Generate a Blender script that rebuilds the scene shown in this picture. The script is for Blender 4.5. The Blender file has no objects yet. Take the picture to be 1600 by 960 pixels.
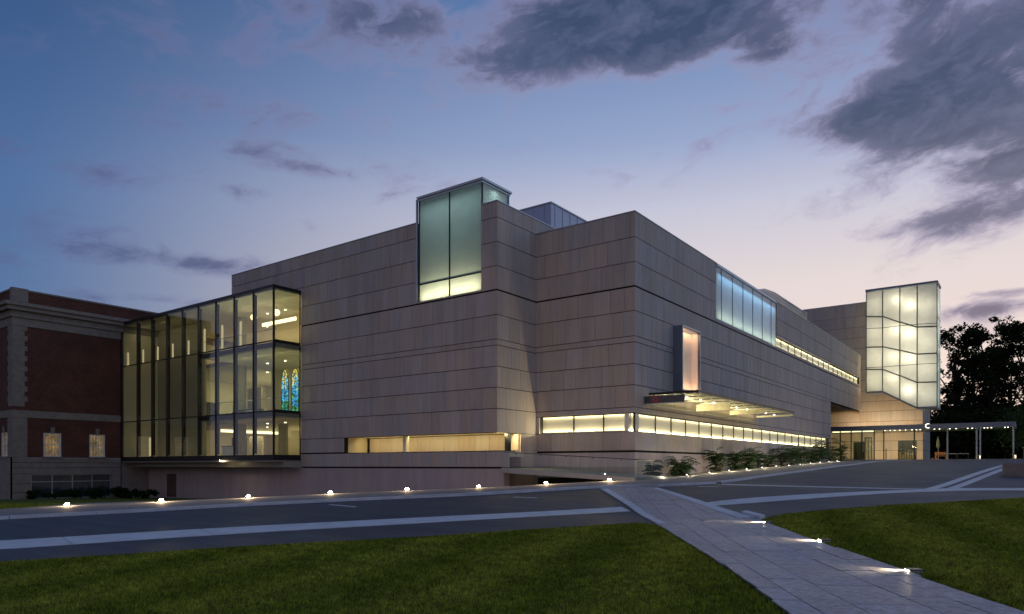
import bpy, bmesh, math, random
import numpy as np
from mathutils import Vector, Matrix
R = math.radians
rnd = random.Random(7)
scene = bpy.context.scene
col = scene.collection

# ------------------------------------------------------------------ camera, sky, sun
F_PX, CX, HY = 1101.0, 800.0, 728.0          # photograph 1600 px wide, level 24 mm shift lens
CC, SS = 0.8041, 0.5945
CAMX, CAMY = 19.08, -38.13                   # world: museum corner at origin, eye level z = 0
cam_d = bpy.data.cameras.new('camera'); cam = bpy.data.objects.new('camera', cam_d); col.objects.link(cam)
cam_d.sensor_width = 36.0; cam_d.lens = 36.0 * F_PX / 1600.0
cam_d.shift_y = (HY - 480.0) / 1600.0
cam_d.clip_start = 0.1; cam_d.clip_end = 3000
cam.location = (CAMX, CAMY, 0)
cam.rotation_euler = (R(90), 0, math.atan2(SS, CC))
scene.camera = cam
scene.view_settings.view_transform = 'Standard'
scene.view_settings.look = 'None'
scene.view_settings.exposure = 0.0
scene.view_settings.gamma = 1.0
scene.cycles.use_denoising = True
scene.cycles.max_bounces = 8
scene.cycles.transparent_max_bounces = 24
scene.cycles.sample_clamp_indirect = 4.0
scene.cycles.caustics_reflective = False
scene.cycles.caustics_refractive = False

def lin(c):
    return tuple((v / 255 / 12.92) if v / 255 <= 0.04045 else ((v / 255 + 0.055) / 1.055) ** 2.4 for v in c)

class NT:
    """small helper for node graphs"""
    def __init__(s, tree): s.t = tree; s.n = tree.nodes; s.l = tree.links; s.n.clear()
    def add(s, kind, **kw):
        n = s.n.new(kind)
        for k, v in kw.items(): setattr(n, k, v)
        return n
    def plug(s, inp, v):
        if v is None: return
        if isinstance(v, bpy.types.NodeSocket): s.l.new(v, inp)
        elif isinstance(v, (tuple, list)) and len(v) == 3 and inp.type == 'RGBA': inp.default_value = (*v, 1)
        else: inp.default_value = v
    def math(s, op, a, b=None, c=None, clamp=False):
        n = s.add('ShaderNodeMath', operation=op, use_clamp=clamp)
        for i, v in enumerate((a, b, c)): s.plug(n.inputs[i], v)
        return n.outputs[0]
    def vmath(s, op, a, b=None):
        n = s.add('ShaderNodeVectorMath', operation=op)
        s.plug(n.inputs[0], a); s.plug(n.inputs[1], b)
        return n.outputs['Value'] if op in ('DOT_PRODUCT', 'LENGTH') else n.outputs[0]
    def sstep(s, v, lo, hi):
        n = s.add('ShaderNodeMapRange', interpolation_type='SMOOTHSTEP')
        s.plug(n.inputs[0], v); n.inputs[1].default_value = lo; n.inputs[2].default_value = hi
        return n.outputs[0]
    def mapr(s, v, a, b, c, d):
        n = s.add('ShaderNodeMapRange'); s.plug(n.inputs[0], v)
        for i, x in enumerate((a, b, c, d)): n.inputs[i + 1].default_value = x
        return n.outputs[0]
    def mix(s, f, a, b, mode='MIX'):
        n = s.add('ShaderNodeMix', data_type='RGBA', blend_type=mode)
        s.plug(n.inputs[0], f); s.plug(n.inputs[6], a); s.plug(n.inputs[7], b)
        return n.outputs[2]
    def ramp(s, v, stops):
        n = s.add('ShaderNodeValToRGB'); s.plug(n.inputs[0], v)
        e = n.color_ramp.elements
        while len(e) < len(stops): e.new(0.5)
        for el, (p, c) in zip(e, stops): el.position = p; el.color = (*c, 1)
        return n.outputs[0]
    def noise(s, vec, scale, detail=3, rough=0.5, w=None):
        n = s.add('ShaderNodeTexNoise'); s.plug(n.inputs['Vector'], vec)
        n.inputs['Scale'].default_value = scale; n.inputs['Detail'].default_value = detail
        n.inputs['Roughness'].default_value = rough
        return n.outputs[0]
    def comb(s, x, y, z):
        n = s.add('ShaderNodeCombineXYZ')
        for i, v in enumerate((x, y, z)): s.plug(n.inputs[i], v)
        return n.outputs[0]
    def sep(s, v):
        n = s.add('ShaderNodeSeparateXYZ'); s.plug(n.inputs[0], v); return n.outputs

SUN_AZ_PX = 1460                              # the afterglow lies to the right of the museum
AZ_CAM = math.atan2(CC, -SS)                  # world azimuth of the view direction
def az_of(px): return math.atan((px - CX) / F_PX)          # to the right of the view direction
world = bpy.data.worlds.new('World'); scene.world = world; world.use_nodes = True
w = NT(world.node_tree)
geo = w.add('ShaderNodeNewGeometry')
dirv = w.vmath('SCALE', geo.outputs['Incoming'], None); dirv.node.inputs['Scale'].default_value = -1.0
dx, dy, dz = w.sep(dirv)
el = w.math('ARCSINE', dz)
fr = w.math('ADD', w.math('MULTIPLY', dx, CC), w.math('MULTIPLY', dy, SS))
ff = w.math('ADD', w.math('MULTIPLY', dx, -SS), w.math('MULTIPLY', dy, CC))
az = w.math('ARCTAN2', fr, ff)                # 0 straight ahead, positive to the right
eln = w.math('MULTIPLY', el, 1 / R(45), clamp=True)
warm = w.ramp(eln, [(0.0, lin((250, 222, 206))), (0.16, lin((246, 228, 220))), (0.31, lin((234, 222, 222))), (0.43, lin((206, 206, 224))),
                    (0.54, lin((156, 173, 211))), (0.74, lin((96, 129, 180))), (1.0, lin((68, 100, 154)))])
cool = w.ramp(eln, [(0.0, lin((96, 116, 150))), (0.2, lin((84, 118, 164))), (0.42, lin((76, 112, 164))),
                    (0.62, lin((58, 92, 142))), (0.8, lin((46, 76, 120))), (1.0, lin((42, 68, 110)))])
anti = w.ramp(eln, [(0.0, lin((132, 122, 142))), (0.3, lin((150, 134, 152))), (0.7, lin((90, 104, 142))), (1.0, lin((52, 76, 118)))])
glow = w.math('COSINE', w.math('MULTIPLY', w.math('SUBTRACT', az, az_of(SUN_AZ_PX)), 1.0))
glow = w.sstep(glow, 0.34, 1.0)
back = w.sstep(w.math('COSINE', w.math('SUBTRACT', az, az_of(SUN_AZ_PX))), 0.1, -0.9)
base = w.mix(glow, w.mix(back, cool, anti), warm)
# clouds, placed by azimuth and height above the horizon
nv = w.comb(w.math('ADD', w.math('MULTIPLY', az, 3.4), w.math('MULTIPLY', el, -1.6)), w.math('MULTIPLY', el, 6.5), 5.3)
warp = w.add('ShaderNodeTexNoise'); w.plug(warp.inputs['Vector'], nv); warp.inputs['Scale'].default_value = 2.2; warp.inputs['Detail'].default_value = 4
nv2 = w.vmath('ADD', nv, w.vmath('SCALE', warp.outputs['Color'])); nv2.node.inputs[1].links[0].from_node.inputs['Scale'].default_value = 0.5
fb = w.noise(nv2, 2.6, 11, 0.62)
fb = w.math('ADD', w.math('MULTIPLY', w.math('SUBTRACT', fb, 0.5), 1.75), 0.5)
def blob(px, py, sx, sy, wt):
    a = az_of(px); e = math.atan((HY - py) / math.hypot(F_PX, px - CX))
    u = w.math('MULTIPLY', w.math('SUBTRACT', az, a), F_PX / sx)
    v = w.math('MULTIPLY', w.math('SUBTRACT', el, e), F_PX / sy)
    r2 = w.math('ADD', w.math('MULTIPLY', u, u), w.math('MULTIPLY', v, v))
    return w.math('MULTIPLY', w.math('EXPONENT', w.math('MULTIPLY', r2, -1.0)), wt)
bias = None
BLOBS = [(1560, 80, 190, 80, .50), (1450, 140, 130, 55, .42), (1340, 190, 80, 24, .36), (1580, 190, 140, 45, .42), (1550, 262, 110, 24, .42), (1560, 332, 100, 30, .52), (1400, 20, 120, 30, .16), (1130, 5, 230, 48, .46),
         (930, 55, 230, 44, .42), (770, 98, 120, 24, .36), (860, 10, 240, 40, .36), (540, 18, 170, 30, .28), (400, 60, 160, 40, .12), (1205, 78, 50, 26, .40), (1060, 95, 120, 24, .34),
         (300, 474, 75, 16, .48), (150, 460, 70, 14, .40), (315, 412, 60, 14, .40), (520, 268, 60, 16, .40), (430, 252, 60, 14, .34),
         (405, 178, 110, 22, .30), (165, 277, 90, 17, .34), (1570, 478, 90, 14, .48), (1580, 455, 60, 6, .35), (380, 300, 80, 12, .32), (30, 345, 90, 18, .26), (130, 395, 110, 18, .28), (220, 400, 40, 20, .26), (640, 150, 120, 40, .18), (250, 120, 200, 70, .16)]
for b in BLOBS:
    g = blob(*b); bias = g if bias is None else w.math('ADD', bias, g)
dens = w.math('ADD', fb, bias)
cov = w.sstep(dens, 0.57, 1.08)
core = w.sstep(dens, 0.72, 1.22)
edge_c = w.mix(glow, lin((92, 106, 152)), lin((162, 154, 188)))
inner = w.noise(nv2, 5.2, 6, 0.6)
core_c = w.mix(glow, lin((58, 76, 116)), lin((50, 64, 94)))
core_c = w.mix(w.mapr(inner, 0.42, 0.72, 0.0, 0.55), core_c, w.mix(glow, lin((96, 108, 150)), lin((122, 124, 158))))
cloud = w.mix(core, edge_c, core_c)
skyc = w.mix(w.math('MULTIPLY', cov, 0.88), base, cloud)
below = w.sstep(el, -0.06, 0.0)
skyc = w.mix(below, lin((40, 46, 52)), skyc)
nish = w.add('ShaderNodeTexSky', sky_type='NISHITA'); nish.sun_disc = False
nish.sun_elevation = R(0.5)
SUN_WORLD = AZ_CAM - az_of(SUN_AZ_PX)         # math azimuth of the afterglow
nish.sun_rotation = (math.pi / 2 - SUN_WORLD) % (2 * math.pi)
bg1 = w.add('ShaderNodeBackground'); w.plug(bg1.inputs[0], nish.outputs[0]); bg1.inputs[1].default_value = 0.012
bg2 = w.add('ShaderNodeBackground'); w.plug(bg2.inputs[0], skyc); bg2.inputs[1].default_value = 0.92
ads = w.add('ShaderNodeAddShader'); w.l.new(bg1.outputs[0], ads.inputs[0]); w.l.new(bg2.outputs[0], ads.inputs[1])
wo = w.add('ShaderNodeOutputWorld'); w.l.new(ads.outputs[0], wo.inputs[0])

fill_sun_d = bpy.data.lights.new('sun', 'SUN'); sun = bpy.data.objects.new('sun', fill_sun_d); col.objects.link(sun)
fill_sun_d.energy = 0.42; fill_sun_d.angle = R(120); fill_sun_d.color = (0.62, 0.76, 1.0)   # added wide bluish fill from the right, brightens facades and ground
sdir = Vector((1.0, -0.08, 0.75)).normalized()
sun.rotation_euler = sdir.to_track_quat('Z', 'Y').to_euler()
sun.location = (20, 60, 60)

# ------------------------------------------------------------------ materials
MATS = {}
def mat(name):
    m = bpy.data.materials.new(name); m.use_nodes = True
    n = NT(m.node_tree); MATS[name] = m
    out = n.add('ShaderNodeOutputMaterial')
    return m, n, out
def pos(n): return n.add('ShaderNodeNewGeometry').outputs['Position']
def principled(n, out, color, rough=0.6, spec=0.5, metal=0.0, bump=None, bstr=0.3, bdist=0.01):
    p = n.add('ShaderNodeBsdfPrincipled')
    n.plug(p.inputs['Base Color'], color); n.plug(p.inputs['Roughness'], rough)
    p.inputs['Specular IOR Level'].default_value = spec; p.inputs['Metallic'].default_value = metal
    if bump is not None:
        b = n.add('ShaderNodeBump'); b.inputs['Strength'].default_value = bstr; b.inputs['Distance'].default_value = bdist
        n.plug(b.inputs['Height'], bump); n.l.new(b.outputs[0], p.inputs['Normal'])
    n.l.new(p.outputs[0], out.inputs[0]); return p
def simple(name, c, rough=0.6, spec=0.4, metal=0.0, var=0.25, scale=3.0, bstr=0.2):
    m, n, out = mat(name); P = pos(n)
    a = n.noise(P, scale, 5, 0.6); b = n.noise(P, scale * 9, 3, 0.6)
    f = n.math('ADD', n.math('MULTIPLY', a, 0.7), n.math('MULTIPLY', b, 0.3))
    k = n.mapr(f, 0.25, 0.75, 1 - var, 1 + var)
    cc = n.mix(1.0, c, n.comb(k, k, k), 'MULTIPLY')
    principled(n, out, cc, rough, spec, metal, b, bstr, 0.01); return m

def stone_mat(name, c, var, coarse=0):
    m, n, out = mat(name); P = pos(n)
    g = n.add('ShaderNodeNewGeometry'); oi = n.add('ShaderNodeObjectInfo')
    rr = n.math('FRACT', n.math('ADD', n.math('MULTIPLY', g.outputs['Random Per Island'], 7.13), n.math('MULTIPLY', oi.outputs['Random'], 3.71)))
    r2 = n.math('FRACT', n.math('MULTIPLY', rr, 13.7))
    off = n.comb(n.math('MULTIPLY', rr, 30.0), n.math('MULTIPLY', r2, 30.0), 0.0)
    sc = n.vmath('MULTIPLY', P, (4.0, 4.0, 0.55))
    vein = n.noise(n.vmath('ADD', sc, off), 1.1, 6, 0.65)
    mott = n.noise(P, 0.35, 5, 0.6)
    fine = n.noise(P, 28, 3, 0.6)
    k = n.math('ADD', n.mapr(rr, 0, 1, -var, var), n.mapr(vein, 0.3, 0.7, -0.06, 0.06))
    k = n.math('ADD', k, n.mapr(mott, 0.3, 0.7, -0.07, 0.07))
    k = n.math('ADD', k, n.mapr(fine, 0.3, 0.7, -0.04, 0.04))
    if coarse:
        cz = n.noise(P, 9.0, 4, 0.75); k = n.math('ADD', k, n.mapr(cz, 0.3, 0.7, -0.48, 0.48)); fine = n.math('ADD', fine, n.math('MULTIPLY', cz, 1.5))
    k = n.math('ADD', k, 1.0)
    hue = n.mix(r2, (c[0] * 1.05, c[1] * 0.99, c[2] * 0.93), (c[0] * 0.97, c[1] * 1.0, c[2] * 1.06))
    streak = n.noise(n.vmath('MULTIPLY', P, (1.6, 1.6, 0.12)), 1.0, 4, 0.6)
    k = n.math('MULTIPLY', k, n.mapr(streak, 0.35, 0.7, 1.05, 0.9))
    cc = n.mix(1.0, hue, n.comb(k, k, k), 'MULTIPLY')
    principled(n, out, cc, 0.42 if coarse else 0.62, 0.35, 0, fine, 0.5 if coarse else 0.12, 0.02 if coarse else 0.01); return m

STONE = stone_mat('limestone', (0.45, 0.395, 0.36), 0.075)
STONE_LOW = stone_mat('smooth_concrete', (0.44, 0.37, 0.36), 0.05)
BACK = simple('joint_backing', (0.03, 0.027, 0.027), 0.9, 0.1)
CONC = simple('concrete', (0.36, 0.35, 0.345), 0.8, 0.3, 0, 0.18, 1.5)
PAVE_LIGHT = simple('pale_concrete_band', (0.62, 0.62, 0.64), 0.7, 0.4, 0, 0.22, 2.2)
SIDEWALK = simple('sidewalk_concrete', (0.20, 0.185, 0.18), 0.75, 0.4, 0, 0.25, 1.2)
METAL_D = simple('dark_metal', (0.03, 0.034, 0.036), 0.35, 0.5, 0.6, 0.1)
METAL_L = simple('pale_metal', (0.42, 0.47, 0.50), 0.35, 0.5, 0.7, 0.08)
METAL_B = simple('zinc_panel', (0.20, 0.235, 0.29), 0.35, 0.5, 0.4, 0.08)
PLASTER = simple('cream_plaster', (0.62, 0.56, 0.42), 0.8, 0.3, 0, 0.06)
WHITE = simple('white_paint', (0.78, 0.77, 0.72), 0.6, 0.4, 0, 0.06)
PEACH = simple('peach_plaster', (0.75, 0.50, 0.38), 0.8, 0.3, 0, 0.08)
FLOOR = simple('terrazzo_floor', (0.30, 0.28, 0.24), 0.4, 0.5, 0, 0.1)
TRIM = simple('weathered_limestone', (0.24, 0.205, 0.18), 0.8, 0.3, 0, 0.3, 2.5)
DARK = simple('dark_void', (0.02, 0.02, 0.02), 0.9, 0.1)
BARK = simple('bark', (0.035, 0.028, 0.02), 0.9, 0.2, 0, 0.3, 6, 0.6)
WOOD = simple('warm_wood', (0.30, 0.14, 0.06), 0.6, 0.4, 0, 0.25, 5)
ROOFM = simple('roof_membrane', (0.35, 0.35, 0.36), 0.8, 0.3, 0, 0.1)
PAVER = stone_mat('bluestone_paver', (0.34, 0.335, 0.38), 0.12, 1)

# asphalt: dark with aggregate, faint tyre polish
m, n, out = mat('asphalt'); P = pos(n)
a = n.noise(P, 0.35, 6, 0.6); b = n.noise(P, 60, 2, 0.7); s = n.noise(n.vmath('MULTIPLY', P, (0.25, 2.2, 1)), 1.0, 5, 0.6)
k = n.math('ADD', n.mapr(a, .3, .7, -.22, .22), n.math('ADD', n.mapr(b, .3, .7, -.3, .3), n.mapr(s, .3, .7, -.36, .36)))
k = n.math('ADD', k, 1.0)
principled(n, out, n.mix(1.0, (0.056, 0.055, 0.064), n.comb(k, k, k), 'MULTIPLY'), n.mapr(a, .3, .7, .5, .72), 0.5, 0, b, 0.4, 0.01)
ASPHALT = m
# brick
m, n, out = mat('red_brick'); P = pos(n)
x, y, z = n.sep(P)
br = n.add('ShaderNodeTexBrick'); n.plug(br.inputs['Vector'], n.comb(n.math('ADD', x, y), z, 0.0))
br.inputs['Scale'].default_value = 1.0; br.inputs['Brick Width'].default_value = 0.22; br.inputs['Row Height'].default_value = 0.075
br.inputs['Mortar Size'].default_value = 0.009
br.inputs['Color1'].default_value = (0.135, 0.034, 0.018, 1); br.inputs['Color2'].default_value = (0.075, 0.019, 0.012, 1)
br.inputs['Mortar'].default_value = (0.12, 0.085, 0.07, 1)
k = n.mapr(n.noise(P, 0.5, 5, 0.6), .3, .7, .75, 1.25)
principled(n, out, n.mix(1.0, br.outputs[0], n.comb(k, k, k), 'MULTIPLY'), 0.85, 0.3, 0, br.outputs['Fac'], -0.3, 0.01)
BRICK = m
# lawn soil / base sheet
m, n, out = mat('lawn_base'); P = pos(n)
a = n.noise(P, 0.5, 5, 0.6); b = n.noise(P, 22, 4, 0.7)
cc = n.mix(n.mapr(a, .3, .7, 0, 1), (0.06, 0.085, 0.008), (0.09, 0.115, 0.014))
k = n.mapr(b, .3, .7, .5, 1.5)
principled(n, out, n.mix(1.0, cc, n.comb(k, k, k), 'MULTIPLY'), 0.9, 0.2, 0, b, 0.8, 0.03)
LAWN = m
m, n, out = mat('grass_blade'); P = pos(n)
oi = n.add('ShaderNodeNewGeometry')
a = n.noise(P, 0.45, 5, 0.65); a2 = n.noise(P, 3.0, 4, 0.6)
x, y, z = n.sep(P)
stripe = n.math('SINE', n.math('ADD', n.math('MULTIPLY', n.math('ADD', n.math('MULTIPLY', x, 0.95), n.math('MULTIPLY', y, 0.31)), 2.7), n.math('MULTIPLY', a2, 1.5)))
f = n.math('ADD', n.mapr(a, .3, .7, 0, .6), n.mapr(a2, .3, .7, 0, .4))
f = n.math('ADD', f, n.math('MULTIPLY', stripe, 0.42))
cc = n.mix(n.math('ADD', f, 0, clamp=True), (0.165, 0.215, 0.015), (0.35, 0.37, 0.045))
gv = n.mapr(oi.outputs['Random Per Island'], 0, 1, .3, 1.8); gc = n.math('MULTIPLY', n.mapr(n.noise(P, 9.0, 4, .8), .35, .65, .35, 1.75), n.mapr(n.noise(P, 2.2, 4, .7), .35, .65, .7, 1.3)); gv = n.math('MULTIPLY', gv, gc)
cc = n.mix(1.0, cc, n.comb(gv, gv, gv), 'MULTIPLY')
cc = n.mix(n.math('MULTIPLY', n.math('POWER', oi.outputs['Random Per Island'], 4.0), 0.7), cc, (0.26, 0.21, 0.08))
dfs = n.add('ShaderNodeBsdfDiffuse'); n.plug(dfs.inputs[0], cc)
trl = n.add('ShaderNodeBsdfTranslucent'); n.plug(trl.inputs[0], cc)
mx = n.add('ShaderNodeMixShader'); mx.inputs[0].default_value = 0.3
n.l.new(dfs.outputs[0], mx.inputs[1]); n.l.new(trl.outputs[0], mx.inputs[2]); n.l.new(mx.outputs[0], out.inputs[0])
BLADE = m
def leaf_mat(name, c1, c2):
    m, n, out = mat(name)
    g = n.add('ShaderNodeNewGeometry')
    cc = n.mix(g.outputs['Random Per Island'], c1, c2)
    dfs = n.add('ShaderNodeBsdfDiffuse'); n.plug(dfs.inputs[0], cc)
    trl = n.add('ShaderNodeBsdfTranslucent'); n.plug(trl.inputs[0], cc)
    mx = n.add('ShaderNodeMixShader'); mx.inputs[0].default_value = 0.25
    n.l.new(dfs.outputs[0], mx.inputs[1]); n.l.new(trl.outputs[0], mx.inputs[2]); n.l.new(mx.outputs[0], out.inputs[0]); return m
LEAF = leaf_mat('shrub_leaf', (0.035, 0.075, 0.03), (0.07, 0.115, 0.045))
TLEAF = leaf_mat('tree_leaf', (0.02, 0.032, 0.012), (0.035, 0.05, 0.02))
HEDGE = leaf_mat('hedge_leaf', (0.014, 0.03, 0.010), (0.03, 0.05, 0.018))

# clear glass (thin pane: transparent with Schlick reflection)
def glass_mat(name, tint, boost=1.0):
    m, n, out = mat(name)
    lw = n.add('ShaderNodeLayerWeight'); lw.inputs[0].default_value = 0.5
    fz = n.math('MULTIPLY', n.math('ADD', n.math('MULTIPLY', n.math('POWER', lw.outputs['Facing'], 5.0), 0.95), 0.05 * boost), 1.0, clamp=True)
    tr = n.add('ShaderNodeBsdfTransparent'); n.plug(tr.inputs[0], tint)
    gl = n.add('ShaderNodeBsdfGlossy'); gl.inputs['Roughness'].default_value = 0.01
    mx = n.add('ShaderNodeMixShader'); n.plug(mx.inputs[0], fz)
    n.l.new(tr.outputs[0], mx.inputs[1]); n.l.new(gl.outputs[0], mx.inputs[2]); n.l.new(mx.outputs[0], out.inputs[0]); return m
GLASS = glass_mat('clear_glass', (0.92, 0.96, 0.92), 2.0)
GLASS_IN = glass_mat('inner_glass_face', (0.97, 0.98, 0.97), 0.4)
# frosted glass: front face scatters the light behind it, and mirrors the sky a little
def frosted(name, ct, cd, wt=0.75, gloss=0.10, rough=0.12):
    m, n, out = mat(name); P = pos(n)
    k = n.mapr(n.noise(P, 1.3, 4, 0.6), .3, .7, .93, 1.07)
    ct2 = n.mix(1.0, ct, n.comb(k, k, k), 'MULTIPLY')
    trl = n.add('ShaderNodeBsdfTranslucent'); n.plug(trl.inputs[0], ct2)
    dfs = n.add('ShaderNodeBsdfDiffuse'); n.plug(dfs.inputs[0], cd)
    mx = n.add('ShaderNodeMixShader'); mx.inputs[0].default_value = wt
    n.l.new(dfs.outputs[0], mx.inputs[1]); n.l.new(trl.outputs[0], mx.inputs[2])
    lw = n.add('ShaderNodeLayerWeight'); lw.inputs[0].default_value = 0.5
    fz = n.math('ADD', n.math('MULTIPLY', n.math('POWER', lw.outputs['Facing'], 4.0), 0.6), gloss, clamp=True)
    gl = n.add('ShaderNodeBsdfGlossy'); gl.inputs['Roughness'].default_value = rough
    mg = n.add('ShaderNodeMixShader'); n.plug(mg.inputs[0], fz)
    n.l.new(mx.outputs[0], mg.inputs[1]); n.l.new(gl.outputs[0], mg.inputs[2]); n.l.new(mg.outputs[0], out.inputs[0]); return m
FROST = frosted('frosted_glass', (0.93, 0.92, 0.84), (0.7, 0.72, 0.68))
FROST_T = frosted('teal_frosted_glass', (0.80, 0.92, 0.84), (0.34, 0.50, 0.50), 0.72, 0.10, 0.1)
FROST_B = frosted('blue_frosted_glass', (0.58, 0.84, 1.0), (0.22, 0.42, 0.64), 0.74, 0.07, 0.1)
TEAL = simple('teal_lining', (0.22, 0.36, 0.35), 0.8, 0.3, 0, 0.1)
BLUE = simple('blue_lining', (0.22, 0.38, 0.52), 0.8, 0.3, 0, 0.1)
def emit(name, c, strength):
    m, n, out = mat(name)
    e = n.add('ShaderNodeEmission'); n.plug(e.inputs[0], c); e.inputs[1].default_value = strength
    n.l.new(e.outputs[0], out.inputs[0]); return m
LAMP = emit('lamp_lens', (1.0, 0.80, 0.52), 220.0)
LAMP_S = emit('small_lamp_lens', (1.0, 0.90, 0.66), 5.0)
GLOBE = emit('globe_glass', (1.0, 0.80, 0.50), 2.4)
LINE = emit('cove_diffuser', (1.0, 0.84, 0.50), 2.6)
RED = simple('red_emblem', (0.55, 0.04, 0.03), 0.5, 0.4, 0, 0.05)
WARMWIN = emit('lit_interior', (1.0, 0.62, 0.24), 0.22)
# stained glass: a plain mosaic of coloured pieces
m, n, out = mat('coloured_glass'); P = pos(n)
vo = n.add('ShaderNodeTexVoronoi'); n.plug(vo.inputs['Vector'], P); vo.inputs['Scale'].default_value = 7.0
hx, hy_, hz = n.sep(vo.outputs['Color'])
x, y, z = n.sep(P)
zz = n.math('ADD', n.mapr(z, 4.9, 8.9, 0, 1), n.math('MULTIPLY', n.math('SUBTRACT', hx, 0.5), 0.55), clamp=True)
cc = n.ramp(zz, [(0.0, (0.02, 0.20, 0.02)), (0.14, (0.16, 0.45, 0.02)), (0.22, (0.02, 0.16, 0.40)), (0.5, (0.06, 0.42, 0.75)), (0.68, (0.10, 0.36, 0.5)), (0.78, (0.75, 0.60, 0.10)), (1.0, (0.65, 0.50, 0.12))])
k = n.mapr(hy_, 0, 1, 0.05, 1.8)
e = n.add('ShaderNodeEmission'); n.plug(e.inputs[0], n.mix(1.0, cc, n.comb(k, k, k), 'MULTIPLY')); e.inputs[1].default_value = 1.3
n.l.new(e.outputs[0], out.inputs[0]); STAINED = m

# ------------------------------------------------------------------ mesh helpers
ORG = {}
def world_of(o):
    return ORG.get(o.name, Vector((0, 0, 0)))
class MB:
    def __init__(s): s.v = []; s.f = []; s.m = []
    def face(s, pts, mi=0):
        b = len(s.v); s.v += [tuple(p) for p in pts]; s.f.append(list(range(b, b + len(pts)))); s.m.append(mi)
    def box(s, x0, x1, y0, y1, z0, z1, mi=0, fm=None):
        x0, x1 = sorted((x0, x1)); y0, y1 = sorted((y0, y1)); z0, z1 = sorted((z0, z1))
        b = len(s.v)
        s.v += [(x0, y0, z0), (x1, y0, z0), (x1, y1, z0), (x0, y1, z0), (x0, y0, z1), (x1, y0, z1), (x1, y1, z1), (x0, y1, z1)]
        fs = {'-z': (0, 3, 2, 1), '+z': (4, 5, 6, 7), '-y': (0, 1, 5, 4), '+x': (1, 2, 6, 5), '+y': (2, 3, 7, 6), '-x': (3, 0, 4, 7)}
        for k, q in fs.items():
            s.f.append([b + i for i in q]); s.m.append((fm or {}).get(k, mi))
        return s
    def prism(s, poly, axis, a, b, mi=0):
        """extrude a 2-D polygon along an axis; poly in the two other axes (order x,y,z minus axis)"""
        def P(p, t):
            if axis == 'y': return (p[0], t, p[1])
            if axis == 'x': return (t, p[0], p[1])
            return (p[0], p[1], t)
        n = len(poly); i0 = len(s.v)
        s.v += [P(p, a) for p in poly] + [P(p, b) for p in poly]
        s.f.append([i0 + i for i in range(n)]); s.f.append([i0 + n + i for i in reversed(range(n))]); s.m += [mi, mi]
        for i in range(n):
            j = (i + 1) % n
            s.f.append([i0 + i, i0 + n + i, i0 + n + j, i0 + j]); s.m.append(mi)
        return s
    def tube(s, pts, rads, k=6, mi=0):
        pts = [Vector(p) for p in pts]; rings = []
        if not isinstance(rads, (list, tuple)): rads = [rads] * len(pts)
        for i, p in enumerate(pts):
            d = (pts[min(i + 1, len(pts) - 1)] - pts[max(i - 1, 0)]).normalized()
            u = d.orthogonal().normalized() if i == 0 else (rings_u - d * rings_u.dot(d)).normalized()
            rings_u = u; v = d.cross(u)
            base = len(s.v)
            s.v += [tuple(p + (u * math.cos(2 * math.pi * t / k) + v * math.sin(2 * math.pi * t / k)) * rads[i]) for t in range(k)]
            rings.append(base)
        for a, b in zip(rings, rings[1:]):
            for t in range(k):
                s.f.append([a + t, a + (t + 1) % k, b + (t + 1) % k, b + t]); s.m.append(mi)
        s.f.append([rings[0] + t for t in reversed(range(k))]); s.f.append([rings[-1] + t for t in range(k)]); s.m += [mi, mi]
        return s
    def lathe(s, prof, c=(0, 0, 0), k=16, mi=0):
        b = len(s.v); n = len(prof)
        for r, z in prof:
            s.v += [(c[0] + r * math.cos(2 * math.pi * t / k), c[1] + r * math.sin(2 * math.pi * t / k), c[2] + z) for t in range(k)]
        for i in range(n - 1):
            for t in range(k):
                s.f.append([b + i * k + t, b + i * k + (t + 1) % k, b + (i + 1) * k + (t + 1) % k, b + (i + 1) * k + t]); s.m.append(mi)
        s.f.append([b + t for t in reversed(range(k))]); s.f.append([b + (n - 1) * k + t for t in range(k)]); s.m += [mi, mi]
        return s
    def build(s, name, mats, parent=None, smooth=False, bevel=0.0, fix=True, center=True):
        me = bpy.data.meshes.new(name)
        v = np.array(s.v, dtype=float)
        c = (v.min(0) + v.max(0)) / 2 if center else np.zeros(3)
        if center: c[2] = v[:, 2].min()
        me.from_pydata((v - c).tolist(), [], s.f)
        if not isinstance(mats, (list, tuple)): mats = [mats]
        for mm in mats: me.materials.append(mm)
        me.polygons.foreach_set('material_index', s.m)
        if fix:
            bm = bmesh.new(); bm.from_mesh(me)
            bmesh.ops.recalc_face_normals(bm, faces=bm.faces)
            if bevel:
                es = [e for e in bm.edges if len(e.link_faces) == 2 and e.calc_face_angle(0) > 0.6]
                bmesh.ops.bevel(bm, geom=es, offset=bevel, segments=1, affect='EDGES')
            bm.to_mesh(me); bm.free()
        if smooth: me.polygons.foreach_set('use_smooth', [True] * len(me.polygons))
        me.update()
        o = bpy.data.objects.new(name, me); col.objects.link(o)
        if center: place(o, Vector(c), parent)
        else:
            ORG[o.name] = world_of(parent).copy() if parent is not None else Vector((0, 0, 0)); o.parent = parent
        return o
def place(o, wpos, parent):
    ORG[o.name] = Vector(wpos)
    if parent is not None:
        o.parent = parent; o.location = Vector(wpos) - world_of(parent)
    else: o.location = wpos
def bx(name, mats, parent, *a, bevel=0.0, **k):
    return MB().box(*a, **k).build(name, mats, parent, bevel=bevel)
def thing(name, label, cat, loc=(0, 0, 0), rz=0, group=None):
    o = bpy.data.objects.new(name, None); col.objects.link(o); o.empty_display_size = 0.3
    ORG[o.name] = Vector(loc); o.location = loc; o.rotation_euler = (0, 0, rz)
    tag(o, label, cat, group); return o
def tag(o, label=None, cat=None, group=None, kind=None):
    for k, v in (('label', label), ('category', cat), ('group', group), ('kind', kind)):
        if v: o[k] = v
    return o
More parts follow.
